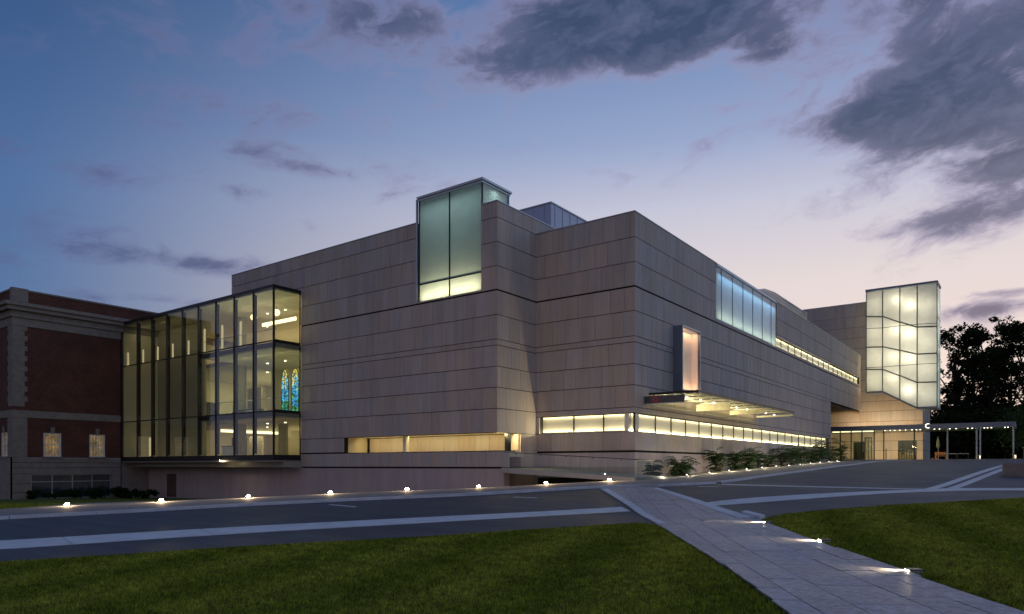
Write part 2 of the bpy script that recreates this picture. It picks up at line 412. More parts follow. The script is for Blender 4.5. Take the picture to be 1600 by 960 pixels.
def area(name, loc, target, sx, sy, power, color, parent=None, spread=180):
    l = bpy.data.lights.new(name, 'AREA'); l.shape = 'RECTANGLE'; l.size = sx; l.size_y = sy; l.energy = power; l.color = color
    l.spread = R(spread)
    o = bpy.data.objects.new(name, l); col.objects.link(o); place(o, Vector(loc), parent)
    d = Vector(target) - Vector(loc)
    return o, d
def strip_light(name, p0, p1, width, aim, power, color, parent=None, spread=180):
    """thin linear lamp from p0 to p1 shining along aim"""
    p0, p1, aim = Vector(p0), Vector(p1), Vector(aim).normalized()
    L = (p1 - p0).length; ux = (p1 - p0).normalized(); zz = -aim; zz = (zz - ux * zz.dot(ux)).normalized(); uy = zz.cross(ux)
    o, _ = area(name, (p0 + p1) / 2, (p0 + p1) / 2 + aim, L, width, power, color, parent, spread)
    o.rotation_euler = Matrix((ux, uy, zz)).transposed().to_euler(); return o
def point(name, loc, power, color, radius, parent=None):
    l = bpy.data.lights.new(name, 'POINT'); l.energy = power; l.color = color; l.shadow_soft_size = radius
    o = bpy.data.objects.new(name, l); col.objects.link(o); place(o, Vector(loc), parent); return o
LED = (1.0, 0.86, 0.50)
WARM = (1.0, 0.74, 0.40)

# ------------------------------------------------------------------ terrain
def c2w(x, D): return (CAMX + x * CC - D * SS, CAMY + x * SS + D * CC)
CTRL = []
for x, D, z in [(0, 0, -1.6), (-8, 0, -1.75), (8, 0, -1.6), (-25, 0, -1.9), (25, 0, -1.5), (3.1, 10, -1.6), (-6, 8.3, -1.75), (-9.5, 13, -1.78), (-11.6, 16, -1.75),
                (3.24, 21, -1.33), (3.2, 17.5, -1.45), (3.9, 20, -1.42), (-16.6, 26.3, -1.6), (4.6, 33, -.81), (6.7, 20, -1.36), (17.4, 24, -1.09),
                (6.27, 23, -1.23), (17.7, 30, -1.06), (22.5, 31, -1.04), (8, 10, -1.6), (14, 12, -1.5), (-24, 23, -1.85), (-40, 30, -2.2), (0, -25, -1.6), (-30, -25, -1.9), (30, -25, -1.5), (-6, 29.65, -1.205)]:
    X, Y = c2w(x, D); CTRL.append((X, Y, z))
CTRL += [(2, -1, -.8), (2, 11, -.47), (2, 22.5, -.18), (2, 33.4, .1), (2, 44.6, .37), (7, -4.82, -.86), (7, 2.6, -.64), (7, 11.9, -.37), (7, 25.4, 0), (7, 46.4, .48), (17, 62, .72), (9, 62, .72), (40, 62, .70),
         (40, 90, .8), (0, 110, .8), (-40, 110, .8), (17, 40, .32), (40, 40, .25), (40, 10, -.9), (-49, -14, -2.85), (-49, -8, -3.0), (-26, -5, -2.6), (-36, -5, -2.8),
         (-40, -24, -2.45), (-60, -20, -2.9), (-60, -45, -2.6), (-90, -15, -3), (-16, -6, -2.3), (-7, -6.0, -1.95), (80, 80, .8), (80, 0, -.9), (-90, 60, -3), (-30, 60, -2), (-8, 30, -1)]
CP = np.array(CTRL)
def tps(r2): return np.where(r2 > 1e-12, r2 * np.log(np.maximum(r2, 1e-12)), 0)
_n = len(CP); _S = 30.0; _q = CP[:, :2] / _S
_K = tps(((_q[:, None] - _q[None]) ** 2).sum(-1)) + np.eye(_n) * 0.002
_P = np.hstack([np.ones((_n, 1)), _q]); _A = np.block([[_K, _P], [_P.T, np.zeros((3, 3))]])
_w = np.linalg.solve(_A, np.concatenate([CP[:, 2], np.zeros(3)]))
def tz(X, Y):
    X = np.clip(np.asarray(X, float), -95, 75); Y = np.clip(np.asarray(Y, float), -60, 108)
    q = np.stack([X.ravel(), Y.ravel()], -1) / _S
    z = np.empty(len(q))
    for i in range(0, len(q), 20000):
        k = tps(((q[i:i + 20000, None] - _q[None]) ** 2).sum(-1))
        z[i:i + 20000] = k @ _w[:_n] + _w[_n] + q[i:i + 20000] @ _w[_n + 1:]
    return np.clip(z, -3.4, 1.2).reshape(X.shape)
def tz1(x, y): return float(tz(np.array([x]), np.array([y]))[0])
def ground_at(px, py, far=110):
    """where the view ray through a photograph pixel meets the ground"""
    xn = (px - CX) / F_PX; zn = (HY - py) / F_PX
    D = np.arange(3, far, 0.05)
    X = CAMX + D * (xn * CC - SS); Y = CAMY + D * (xn * SS + CC)
    dz_ = D * zn - tz(X, Y)
    i = np.where(dz_ <= 0)[0]
    i = i[0] if len(i) else int(np.argmin(dz_))
    return (float(X[i]), float(Y[i]))

def axis_coords(lo, hi, a, b, st):
    c = list(np.arange(a, b + 1e-6, st)); s = st; x = a
    while x > lo: s *= 1.35; x -= s; c.insert(0, x)
    s = st; x = b
    while x < hi: s *= 1.35; x += s; c.append(x)
    return np.array(c)
gx = axis_coords(-1500, 1500, -70, 60, 1.0); gy = axis_coords(-1500, 1500, -50, 100, 1.0)
GX, GY = np.meshgrid(gx, gy, indexing='ij'); GZ = tz(GX, GY)
nx, ny = GX.shape
verts = np.stack([GX.ravel(), GY.ravel(), GZ.ravel()], -1)
idx = np.arange(nx * ny).reshape(nx, ny)
quads = np.stack([idx[:-1, :-1].ravel(), idx[1:, :-1].ravel(), idx[1:, 1:].ravel(), idx[:-1, 1:].ravel()], -1)
me = bpy.data.meshes.new('ground'); me.from_pydata(verts.tolist(), [], quads.tolist()); me.materials.append(LAWN)
me.polygons.foreach_set('use_smooth', [True] * len(me.polygons))
ground = bpy.data.objects.new('ground', me); col.objects.link(ground); tag(ground, kind='structure')
ground['label'] = 'gently sloping lawn and soil around the museum'

def drape(name, poly, dz_, m, thick=0.0, parent=None, step=1.0):
    """lay a flat polygon on the terrain, cut along the terrain grid"""
    bm = bmesh.new()
    vs = [bm.verts.new((p[0], p[1], 0)) for p in poly]
    f = bm.faces.new(vs)
    bmesh.ops.triangulate(bm, faces=[f])
    xs = [p[0] for p in poly]; ys = [p[1] for p in poly]
    for k in np.arange(math.ceil(min(xs)), max(xs), step):
        bmesh.ops.bisect_plane(bm, geom=bm.verts[:] + bm.edges[:] + bm.faces[:], plane_co=(k, 0, 0), plane_no=(1, 0, 0), dist=1e-5)
    for k in np.arange(math.ceil(min(ys)), max(ys), step):
        bmesh.ops.bisect_plane(bm, geom=bm.verts[:] + bm.edges[:] + bm.faces[:], plane_co=(0, k, 0), plane_no=(0, 1, 0), dist=1e-5)
    bm.verts.ensure_lookup_table()
    zz = tz(np.array([v.co.x for v in bm.verts]), np.array([v.co.y for v in bm.verts]))
    for v, z in zip(bm.verts, zz): v.co.z = z + dz_
    bmesh.ops.recalc_face_normals(bm, faces=bm.faces)
    if sum(f.normal.z for f in bm.faces) < 0: bmesh.ops.reverse_faces(bm, faces=bm.faces)
    if thick:
        r = bmesh.ops.extrude_face_region(bm, geom=bm.faces[:])
        nv = [g for g in r['geom'] if isinstance(g, bmesh.types.BMVert)]
        for v in nv: v.co.z += thick
        bmesh.ops.recalc_face_normals(bm, faces=bm.faces)
    me = bpy.data.meshes.new(name); 
    c = Vector((sum(xs) / len(xs), sum(ys) / len(ys), 0)); c.z = tz1(c.x, c.y)
    for v in bm.verts: v.co -= c
    bm.to_mesh(me); bm.free(); me.materials.append(m)
    o = bpy.data.objects.new(name, me); col.objects.link(o); place(o, c, parent); return o
G = lambda pts: [ground_at(*p) for p in pts]
def smooth_line(pts, n=6):
    """Catmull-Rom through world points"""
    pts = [np.array(p) for p in pts]; out = []
    for i in range(len(pts) - 1):
        p0 = pts[max(i - 1, 0)]; p1 = pts[i]; p2 = pts[i + 1]; p3 = pts[min(i + 2, len(pts) - 1)]
        for t in np.linspace(0, 1, n, endpoint=False):
            out.append(tuple(0.5 * (2 * p1 + (p2 - p0) * t + (2 * p0 - 5 * p1 + 4 * p2 - p3) * t * t + (3 * p1 - p0 - 3 * p2 + p3) * t ** 3)))
    out.append(tuple(pts[-1])); return out

side_front = G([(-140, 824), (0, 813.5), (196, 803), (350, 794), (520, 785.5), (730, 776), (935, 764), (1040, 761), (1120, 757.2)])
side_right = [(7.0, -4.82), (7.0, 2.6), (7.0, 12), (7.0, 25), (7.0, 42), (7.0, 61.3)]
side_back = G([(-140, 806), (0, 800), (70, 795), (140, 789.5), (210, 786.5), (336, 783), (520, 773.5), (786, 761.7), (901, 752.5), (954, 747.5)]) + [(1.9, -1.5), (1.75, 8), (1.75, 24), (1.75, 41), (1.75, 60)]
lawn_l = G([(-160, 890), (0, 880), (160, 870.5), (330, 858.5), (520, 848), (700, 838), (860, 827), (960, 820.5), (1000, 818.5), (1026, 822)])
lawn_l_edge = smooth_line(G([(1026, 822), (1060, 843), (1110, 875), (1165, 914), (1225, 960)]), 4)
dirp = np.array(lawn_l_edge[-1]) - np.array(lawn_l_edge[-9]); dirp = dirp / np.linalg.norm(dirp)
lawn_l_edge += [tuple(np.array(lawn_l_edge[-1]) + dirp * 12)]
lawn_r = G([(1192, 812), (1230, 803.5), (1300, 797), (1400, 790), (1500, 784.5), (1600, 779), (1700, 774)])
lawn_r_edge = smooth_line(G([(1186, 812), (1228, 830), (1282, 850), (1421, 898.5), (1520, 934), (1590, 960)]), 4)
lawn_r_edge += [tuple(np.array(lawn_r_edge[-1]) + dirp * 12)]
road_poly = smooth_line(side_front, 5) + side_right + [(7.0, 61.6), (60, 61.6), (70, 30)] + list(reversed(lawn_r)) + [lawn_r_edge[0]] + [lawn_l_edge[0]] + list(reversed(lawn_l))
road = tag(drape('road', road_poly, 0.02, ASPHALT), kind='structure'); road['label'] = 'dark asphalt driveway sweeping past the museum'
path_poly = lawn_r_edge + list(reversed(lawn_l_edge))
cross_poly = G([(943, 764.5), (1019, 763.5), (1080, 783), (1150, 806), (1186, 812)]) + [lawn_l_edge[0]] + G([(985, 792)])
# paved footpath: slabs with recessed joints over a dark bed
path = tag(drape('path', path_poly, 0.025, BACK), kind='structure'); path['label'] = 'bluestone footpath crossing the lawn'
cross = tag(drape('crossing', cross_poly, 0.028, BACK), kind='structure'); cross['label'] = 'bluestone crossing laid over the driveway'
def inside(poly, P):
    P = np.asarray(P); x, y = P[:, 0], P[:, 1]; c = np.zeros(len(P), bool); n = len(poly)
    for i in range(n):
        x1, y1 = poly[i]; x2, y2 = poly[(i + 1) % n]
        with np.errstate(divide='ignore', invalid='ignore'):
            c ^= ((y1 > y) != (y2 > y)) & (x < (x2 - x1) * (y - y1) / (y2 - y1) + x1)
    return c
def clip(poly, px_, py_, nx_, ny_):
    out = []
    for i in range(len(poly)):
        a, b = poly[i], poly[(i + 1) % len(poly)]
        da = (a[0] - px_) * nx_ + (a[1] - py_) * ny_; db = (b[0] - px_) * nx_ + (b[1] - py_) * ny_
        if da >= 0: out.append(a)
        if da * db < 0:
            t = da / (da - db); out.append((a[0] + (b[0] - a[0]) * t, a[1] + (b[1] - a[1]) * t))
    return out
def pave(parent, poly, ang, lx, ly, z0, m, name='paver'):
    """running-bond slabs clipped to a polygon (poly clips each slab as a chain of half planes where convex enough)"""
    ca, sa = math.cos(ang), math.sin(ang)
    pu = [(x * ca + y * sa, -x * sa + y * ca) for x, y in poly]
    us = [p[0] for p in pu]; vs = [p[1] for p in pu]
    area2 = sum(poly[i][0] * poly[(i + 1) % len(poly)][1] - poly[(i + 1) % len(poly)][0] * poly[i][1] for i in range(len(poly)))
    sgn = 1 if area2 > 0 else -1
    v = min(vs); row = 0; cnt = 0
    while v < max(vs):
        h = ly * rnd.choice((0.8, 1.0, 1.25))
        u = min(us) - rnd.random() * lx
        while u < max(us):
            l = lx * rnd.uniform(0.6, 1.25); g = 0.007
            q = [(u + g, v + g), (u + l - g, v + g), (u + l - g, v + h - g), (u + g, v + h - g)]
            u += l
            qw = [(a * ca - b * sa, a * sa + b * ca) for a, b in q]
            cen = (sum(p[0] for p in qw) / 4, sum(p[1] for p in qw) / 4)
            ins = inside(poly, qw)
            if not ins.any() and not inside(poly, [cen])[0]: continue
            if not ins.all():
                for i in range(len(poly)):
                    a, b = poly[i], poly[(i + 1) % len(poly)]
                    ex, ey = b[0] - a[0], b[1] - a[1]; L = math.hypot(ex, ey)
                    if L < 1e-6: continue
                    # only edges whose segment is close to this slab clip it
                    t = max(0, min(1, ((cen[0] - a[0]) * ex + (cen[1] - a[1]) * ey) / L / L))
                    if math.hypot(cen[0] - a[0] - t * ex, cen[1] - a[1] - t * ey) > lx + ly: continue
                    qw = clip(qw, a[0], a[1], -ey / L * sgn, ex / L * sgn)
                    if len(qw) < 3: break
            if len(qw) < 3: continue
            A = abs(sum(qw[i][0] * qw[(i + 1) % len(qw)][1] - qw[(i + 1) % len(qw)][0] * qw[i][1] for i in range(len(qw)))) / 2
            if A < 0.02: continue
            jz = rnd.uniform(-0.003, 0.003)
            zz = tz(np.array([p[0] for p in qw]), np.array([p[1] for p in qw])) + z0 + jz
            b = MB(); n = len(qw)
            b.v = [(p[0], p[1], z) for p, z in zip(qw, zz)] + [(p[0], p[1], z - 0.03) for p, z in zip(qw, zz)]
            b.f = [list(range(n))] + [[i, i + n, (i + 1) % n + n, (i + 1) % n] for i in range(n)]; b.m = [0] * (n + 1)
            b.build(name, m, parent); cnt += 1
        v += h; row += 1
    return cnt
pdir = math.atan2(dirp[1], dirp[0])
n1 = pave(path, path_poly, pdir, 1.25, 0.62, 0.045, PAVER)
n2 = pave(cross, cross_poly, pdir, 1.25, 0.62, 0.045, PAVER)
sidewalk_poly = smooth_line(side_front, 5) + side_right + list(reversed(smooth_line(side_back, 5)))
sidewalk = tag(drape('sidewalk', sidewalk_poly, 0.10, SIDEWALK), kind='structure'); sidewalk['label'] = 'concrete pavement along the foot of the museum'
print('corner', side_front[-1])
# kerbs and flush bands, laid stone by stone
def band(parent, name, a, b, seg, m, top, gap=0.02, thick=0.14):
    """strip between two world polylines of equal length, cut into stones"""
    def resample(pl, n):
        pl = np.array(pl); d = np.r_[0, np.cumsum(np.linalg.norm(np.diff(pl, axis=0), axis=1))]
        t = np.linspace(0, d[-1], n); return np.stack([np.interp(t, d, pl[:, 0]), np.interp(t, d, pl[:, 1])], -1), d[-1]
    L = resample(a, 2)[1]; n = max(1, round(L / seg)); sub = max(1, round(seg))
    A, _ = resample(a, n * sub + 1); B, _ = resample(b, n * sub + 1)
    for i in range(n):
        ia = A[i * sub:(i + 1) * sub + 1].copy(); ib = B[i * sub:(i + 1) * sub + 1].copy()
        for arr in (ia, ib):
            d0 = (arr[1] - arr[0]); d0 = d0 / np.linalg.norm(d0); arr[0] += d0 * gap / 2; arr[-1] -= d0 * gap / 2
        za = tz(ia[:, 0], ia[:, 1]) + top; zb = tz(ib[:, 0], ib[:, 1]) + top
        mb = MB()
        for k in range(len(ia) - 1):
            P = [(*ia[k], za[k]), (*ia[k + 1], za[k + 1]), (*ib[k + 1], zb[k + 1]), (*ib[k], zb[k])]
            Q = [(p[0], p[1], p[2] - thick) for p in P]
            mb.face(P); mb.face([P[0], Q[0], Q[1], P[1]]); mb.face([P[2], Q[2], Q[3], P[3]])
            if k == 0: mb.face([P[3], Q[3], Q[0], P[0]])
            if k == len(ia) - 2: mb.face([P[1], Q[1], Q[2], P[2]])
        mb.build(name, m, parent, fix=False)
def off_line(pl, d):
    pl = np.array(pl); t = np.gradient(pl, axis=0); t /= np.linalg.norm(t, axis=1)[:, None]
    return (pl + np.stack([-t[:, 1], t[:, 0]], -1) * d).tolist()
sf = smooth_line(side_front, 5)
band(sidewalk, 'kerb_stone', sf, off_line(sf, 0.18), 2.4, PAVE_LIGHT, 0.115)
band(sidewalk, 'kerb_stone', side_right, off_line(side_right, 0.22), 2.4, PAVE_LIGHT, 0.115)
wl_far = smooth_line(G([(-140, 853), (0, 847.5), (200, 835.5), (400, 824), (600, 813.5), (800, 803.5), (972, 794)]), 5)
wl_near = smooth_line(G([(-140, 868), (0, 860.5), (200, 847), (400, 834), (600, 822.5), (800, 811), (985, 800.5)]), 5)
band(road, 'pale_band_stone', wl_far, wl_near, 3.0, PAVE_LIGHT, 0.032)
wr_far = smooth_line(G([(1096, 788), (1150, 781.5), (1250, 774.5), (1350, 769.5), (1450, 765.5), (1530, 764), (1700, 764)]), 5)
wr_near = smooth_line(G([(1110, 792), (1150, 789.5), (1250, 781.5), (1350, 774.5), (1450, 769.5), (1530, 767.5), (1700, 767)]), 5)
band(road, 'pale_band_stone', wr_far, wr_near, 3.0, PAVE_LIGHT, 0.032)
band(cross, 'edge_stone', G([(938, 766), (982, 793), (1029, 822)]), G([(949, 765.5), (998, 795), (1043, 822)]), 2.0, PAVE_LIGHT, 0.055)
band(cross, 'edge_stone', G([(1017, 764.5), (1075, 784), (1156, 812)]), G([(1027, 764), (1092, 784), (1178, 811.5)]), 2.0, PAVE_LIGHT, 0.055)
band(road, 'thin_band_stone', G([(1127, 757.2), (1250, 760.5), (1400, 764.3), (1452, 765.2)]), G([(1127, 758.4), (1250, 761.8), (1400, 765.4), (1452, 766.2)]), 3.0, PAVE_LIGHT, 0.030)
ga = ground_at(1440, 766); gb = ground_at(1462, 766.5); far1 = (17.0, 61.5); 
def lerp2(a, b, t): return (a[0] + (b[0] - a[0]) * t, a[1] + (b[1] - a[1]) * t)
gfar = [ground_at(1563, 728), ground_at(1572, 728)]
ge = [lerp2(ga, gfar[0], t) for t in np.linspace(0, 1.25, 8)]; gf = [lerp2(gb, gfar[1], t) for t in np.linspace(0, 1.25, 8)]
gw = (np.array(gb) - np.array(ga)); gw /= np.linalg.norm(gw)
band(road, 'gutter_stone', ge, [tuple(np.array(p) + gw * 0.42) for p in ge], 2.0, PAVE_LIGHT, 0.034)
band(road, 'gutter_stone', [tuple(np.array(p) + gw * 0.70) for p in ge], [tuple(np.array(p) + gw * 1.1) for p in ge], 2.0, PAVE_LIGHT, 0.034)
for (a, b) in (((515, 790), (555, 793.5)), ((803, 778), (838, 779.5)), ((1090, 761), (1123, 761.8))):
    qa, qb = ground_at(*a), ground_at(*b); d = np.array(qb) - np.array(qa); L = np.linalg.norm(d); d /= L; nn = np.array([-d[1], d[0]]) * .06
    band(road, 'lane_mark', [tuple(np.array(qa) - nn), tuple(np.array(qb) - nn)], [tuple(np.array(qa) + nn), tuple(np.array(qb) + nn)], max(L, 1), PAVE_LIGHT, 0.028, 0.0, 0.02)

# ------------------------------------------------------------------ museum: walls and stone panels
museum = thing('museum', 'large angular limestone museum with glass boxes and lit strip windows', 'museum', (0, 0, 0))
def subtract(r, h):
    u0, u1, z0, z1 = r; a0, a1, b0, b1 = h
    if a0 >= u1 or a1 <= u0 or b0 >= z1 or b1 <= z0: return [r]
    out = []
    if a0 > u0: out.append((u0, a0, z0, z1))
    if a1 < u1: out.append((a1, u1, z0, z1))
    m0, m1 = max(u0, a0), min(u1, a1)
    if b0 > z0: out.append((m0, m1, z0, b0))
    if b1 < z1: out.append((m0, m1, b1, z1))
    return out
def sub_all(rs, holes):
    for h in holes: rs = [q for r in rs for q in subtract(r, h)]
    return rs
PANELS = []
def facade(axis, c, out, u0, u1, courses, holes, zmin=None, wid=0.97, wall=True, zb=None, wall_t=0.35, joint=0.028, edge=(0, 0)):
    """stone panels on a plane, with a backing wall; heavy joints at given courses"""
    t = 0.05
    for z0, z1 in zip(courses, courses[1:]):
        heavy0 = 0.034 if abs(z0 - 10.73) < .06 or abs(z0 - .88) < .08 or abs(z0 + .12) < .05 else 0.0
        heavy1 = 0.034 if abs(z1 - 10.73) < .06 or abs(z1 - .88) < .08 or abs(z1 + .12) < .05 else 0.0
        u = u0 - rnd.random() * wid * 0.8; first = True
        while u < u1 - 0.02:
            wv = wid * rnd.choice((0.75, 0.9, 1.0, 1.0, 1.1, 1.25)) if z1 - z0 > 0.6 else wid * rnd.choice((1.2, 1.6, 2.0))
            a, b = max(u, u0), min(u + wv, u1)
            if u1 - b < 0.25: b = u1
            if b - a > 0.12:
                for q in sub_all([(a, b, z0, z1)], holes):
                    ju0 = joint * .32 if q[0] > u0 + 1e-6 else -edge[0]; ju1 = joint * .32 if q[1] < u1 - 1e-6 else -edge[1]
                    p = (q[0] + ju0, q[1] - ju1, q[2] + joint * .75 + heavy0, q[3] - joint * .75 - heavy1)
                    if p[1] - p[0] > .05 and p[3] - p[2] > .05:
                        PANELS.append((axis, c, out, p, t))
            u = b if b == u1 else u + wv
    if wall:
        mb = MB(); off = t + 0.012
        za = zb if zb is not None else courses[0]
        for q in sub_all([(u0 + .06, u1 - .06, za, courses[-1] - 0.02)], holes):
            if axis == 'y': mb.box(q[0], q[1], c - out * off, c - out * (off + wall_t), q[2], q[3])
            else: mb.box(c - out * off, c - out * (off + wall_t), q[0], q[1], q[2], q[3])
        mb.build('wall', BACK, museum)
YP, XQ = -4.19, -7.13
CL = [-.12, .93, 2.03, 3.5, 4.79, 6.07, 7.36, 7.73, 9.22, 10.73, 12.2, 13.67, 15.15, 16.14]
CR = [.88, 2.06, 3.17, 3.51, 4.84, 6.10, 7.40, 7.76, 9.27, 10.73, 12.2, 13.67, 15.18]
LAN = (-13.95, -8.40)
facade('y', YP, -1, -35.6, XQ, CL, [(-40, -26.23, -1, 13.36), (LAN[0], LAN[1], 10.9, 18), (-21.24, 0, .93, 2.03), (-40, -26.23, -1, 13.36)])
facade('y', YP - .012, -1, XQ + .01, -6.62, [-.12, .93], [], wall=False)
facade('x', XQ, 1, YP + .052, 0.0, [2.03, 3.5, 4.79, 6.07, 7.36, 7.73, 9.22, 10.73, 12.2, 13.67, 15.15, 16.14], [])
facade('x', XQ, 1, 0.0, 4.0, [15.2, 16.14], [])
facade('y', 0.0, -1, XQ, 0.0, CR, [(-6.87, 0.5, 2.06, 3.17)])
facade('x', 0.0, 1, 0.052, 50.58, CR, [(-0.5, 49.9, 2.06, 3.17), (13.4, 28.78, 11.03, 18), (28.78, 60, 11.08, 11.95)])
facade('x', 0.02, 1, 50.58, 68.3, [7.5, 9.27, 10.73, 12.2, 13.67, 15.18], [(50, 67.6, 11.08, 11.95)])
facade('y', 70.0, -1, -12.0, 7.28, [.8, 2.1, 3.4, 4.7, 6.1, 7.5, 8.9, 10.4, 11.9, 13.4, 14.9, 16.4, 17.9, 19.4, 20.9, 22.75], [(-1.2, .2, .5, 3.3), (4.35, 6.55, .5, 3.4)], wid=1.3)
facade('x', 7.28, 1, 70.052, 78.0, [.8, 2.1, 3.4, 4.7, 6.1, 7.5, 8.9], [], wid=1.3)
facade('y', 68.3, 1, -1.5, 0.0, [7.5, 9.27, 11.08], [], wall=False)
# recessed loggia: lit back wall behind the long low opening
facade('y', -1.9, -1, -21.0, XQ - .06, [.2, .93, 2.03, 2.4], [], wid=1.35)
# right part of the lit passage under the corner block
facade('y', 0.0, -1, XQ, 0.0, [-.72, .86], [], wid=2.6)
facade('x', 0.0, 1, 0.052, 50.58, [-.72, .86], [], wid=2.6)
facade('y', YP + .05, -1, -50.0, -6.7, [-3.6, -.14], [], wid=3.4, joint=0.012)
facade('x', -6.64, 1, YP, YP + .6, [-3.6, -.14, .93], [], wid=3.0, joint=0.012)

def panel_area(p):
    ax, c, out, (a, b, z0, z1), t = p
    pts = [(c, a, z0), (c, b, z0), (c, b, z1), (c, a, z1)] if ax == 'x' else [(a, c, z0), (b, c, z0), (b, c, z1), (a, c, z1)]
    P = []
    for X, Y, Z in pts:
        vx, vy = X - CAMX, Y - CAMY; r = vx * CC + vy * SS; D = -vx * SS + vy * CC
        if D < 1: return 0
        P.append((r / D, Z / D))
    return abs(sum(P[i][0] * P[(i + 1) % 4][1] - P[(i + 1) % 4][0] * P[i][1] for i in range(4)))
PANELS.sort(key=panel_area, reverse=True)
pm = bpy.data.meshes.new('stone_panel')
ub = MB().box(-.5, .5, -.5, .5, 0, 1)
pm.from_pydata(ub.v, [], ub.f); pm.materials.append(STONE)
pmlow = pm.copy(); pmlow.materials.clear(); pmlow.materials.append(STONE_LOW)
rest = {0: MB(), 1: MB()}
for i, (ax, c, out, (a, b, z0, z1), t) in enumerate(PANELS):
    jit = rnd.uniform(-.002, .003); lowp = z1 < 0.0 or (z0 < -.5)
    if i < 298:
        o = bpy.data.objects.new('stone_panel', pmlow if lowp else pm); col.objects.link(o)
        cc_ = c - out * (t / 2 - jit)
        if ax == 'y': o.scale = (b - a, t, z1 - z0); o.location = ((a + b) / 2, cc_, z0)
        else: o.scale = (t, b - a, z1 - z0); o.location = (cc_, (a + b) / 2, z0)
        o.parent = museum
    else:
        r = rest[1 if lowp else 0]
        if ax == 'y': r.box(a, b, c + out * jit, c - out * t, z0, z1)
        else: r.box(c + out * jit, c - out * t, a, b, z0, z1)
tag(rest[0].build('stone_cladding', STONE, museum, fix=False), kind='stuff')
tag(rest[1].build('base_cladding', STONE_LOW, museum, fix=False), kind='stuff')

bx('corner_backing', BACK, museum, XQ - .37, XQ - .055, .056, .40, -.7, 15.0); bx('corner_backing', BACK, museum, -.40, -.055, .056, .40, -.7, 2.03); bx('corner_backing', BACK, museum, -.40, -.055, .056, .40, 3.2, 15.0); bx('corner_backing', BACK, museum, XQ - .40, XQ - .058, YP + .058, YP + .4, 2.1, 16.0)
bx('joint_liner', BACK, museum, XQ + .1, -.45, .08, .2, .6, 1.15); bx('joint_liner', BACK, museum, -.2, -.08, .45, 50, .6, 1.15); bx('joint_liner', BACK, museum, -26.1, XQ - .5, YP + .12, YP + .3, -.5, .2)
# roofs, parapet cappings, inner bodies
mb = MB()
mb.box(-34.9, LAN[0] - .1, YP + .5, 30, 15.6, 15.9); mb.box(LAN[0] - .099, LAN[1] + .1, -1.15, 30, 15.6, 15.9); mb.box(LAN[1] + .101, XQ - .45, YP + .5, 30, 15.6, 15.9); mb.box(XQ - .4, -.45, .5, 66, 14.75, 15.0); mb.build('roof', ROOFM, museum)
mb = MB()
mb.box(-35.62, LAN[0] - .02, YP - .03, YP + .45, 16.14, 16.19); mb.box(LAN[1] + .02, XQ + .03, YP - .03, YP + .45, 16.14, 16.19)
mb.box(XQ - .42, XQ + .03, YP + .46, 4.0, 16.14, 16.19)
mb.box(XQ + .04, .03, -.03, .42, 15.18, 15.23); mb.box(-.42, .03, .43, 13.38, 15.18, 15.23); mb.box(-.42, .05, 28.8, 68.3, 15.18, 15.23)
mb.box(-12, 7.3, 69.96, 70.4, 22.75, 22.81)
mb.build('parapet_capping', METAL_L, museum)
GX1_ = -8.0
mb = MB()                                                   # hidden body walls that close the volumes
mb.box(-35.55, -35.2, YP + .1, 30, 13.46, 16.1); mb.box(XQ - .4, XQ - .06, .5, 60, 14.7, 16.1)
mb.box(-35.5, -.5, 66, 66.3, 7.6, 14.9); mb.box(-35.5, GX1_, 29.7, 30, 13.4, 15.5); mb.box(-12, -11.6, 70.5, 85, .5, 22.7); mb.box(6.9, 7.2, 70.5, 78, 8.9, 22.7)
mb.box(-11.6, 7.2, 77.7, 78, .5, 22.7)
mb.build('rear_wall', STONE_LOW, museum)
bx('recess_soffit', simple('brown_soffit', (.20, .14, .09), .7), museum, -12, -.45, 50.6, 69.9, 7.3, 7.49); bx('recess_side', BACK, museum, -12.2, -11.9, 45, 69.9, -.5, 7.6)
# lining that shuts off the rooms behind the stone, just under the roofs
bx('zinc_penthouse', simple('blue_zinc', (.40, .46, .60), .4, .5, .25, .06), museum, -20.0, -13.2, 11.0, 20.0, 15.9, 21.9)
pent = [o for o in museum.children if o.name.startswith('zinc_penthouse')][0]
for k in range(6): bx('seam', METAL_L, pent, -19.4 + k * 1.1, -19.36 + k * 1.1, 10.96, 11.0, 15.95, 21.85)
for k in range(7): bx('seam', METAL_L, pent, -13.2, -13.16, 11.6 + k * 1.2, 11.64 + k * 1.2, 15.95, 21.85)
bx('capping', METAL_L, pent, -20.05, -13.12, 10.93, 20.05, 21.9, 22.0)
# the white curved roof light beyond the parapet
mb = MB(); mb.prism([(31.4, 15.0), (31.5, 16.3), (32.2, 17.0), (33.2, 17.5), (35.0, 17.95), (38.6, 18.28), (46, 18.35), (52, 18.35), (52, 15.0)], 'x', -12, -3.0); cr_ = mb.build('curved_roof', METAL_B, museum)
mb = MB()
for p, q in zip([(31.4, 16.3), (32.1, 17.07), (33.15, 17.58), (35.0, 18.03), (38.6, 18.36)], [(32.1, 17.07), (33.15, 17.58), (35.0, 18.03), (38.6, 18.36), (52, 18.43)]): mb.tube([(-2.97, *p), (-2.97, *q)], .07, 5)
mb.build('roof_edge', METAL_L, cr_)

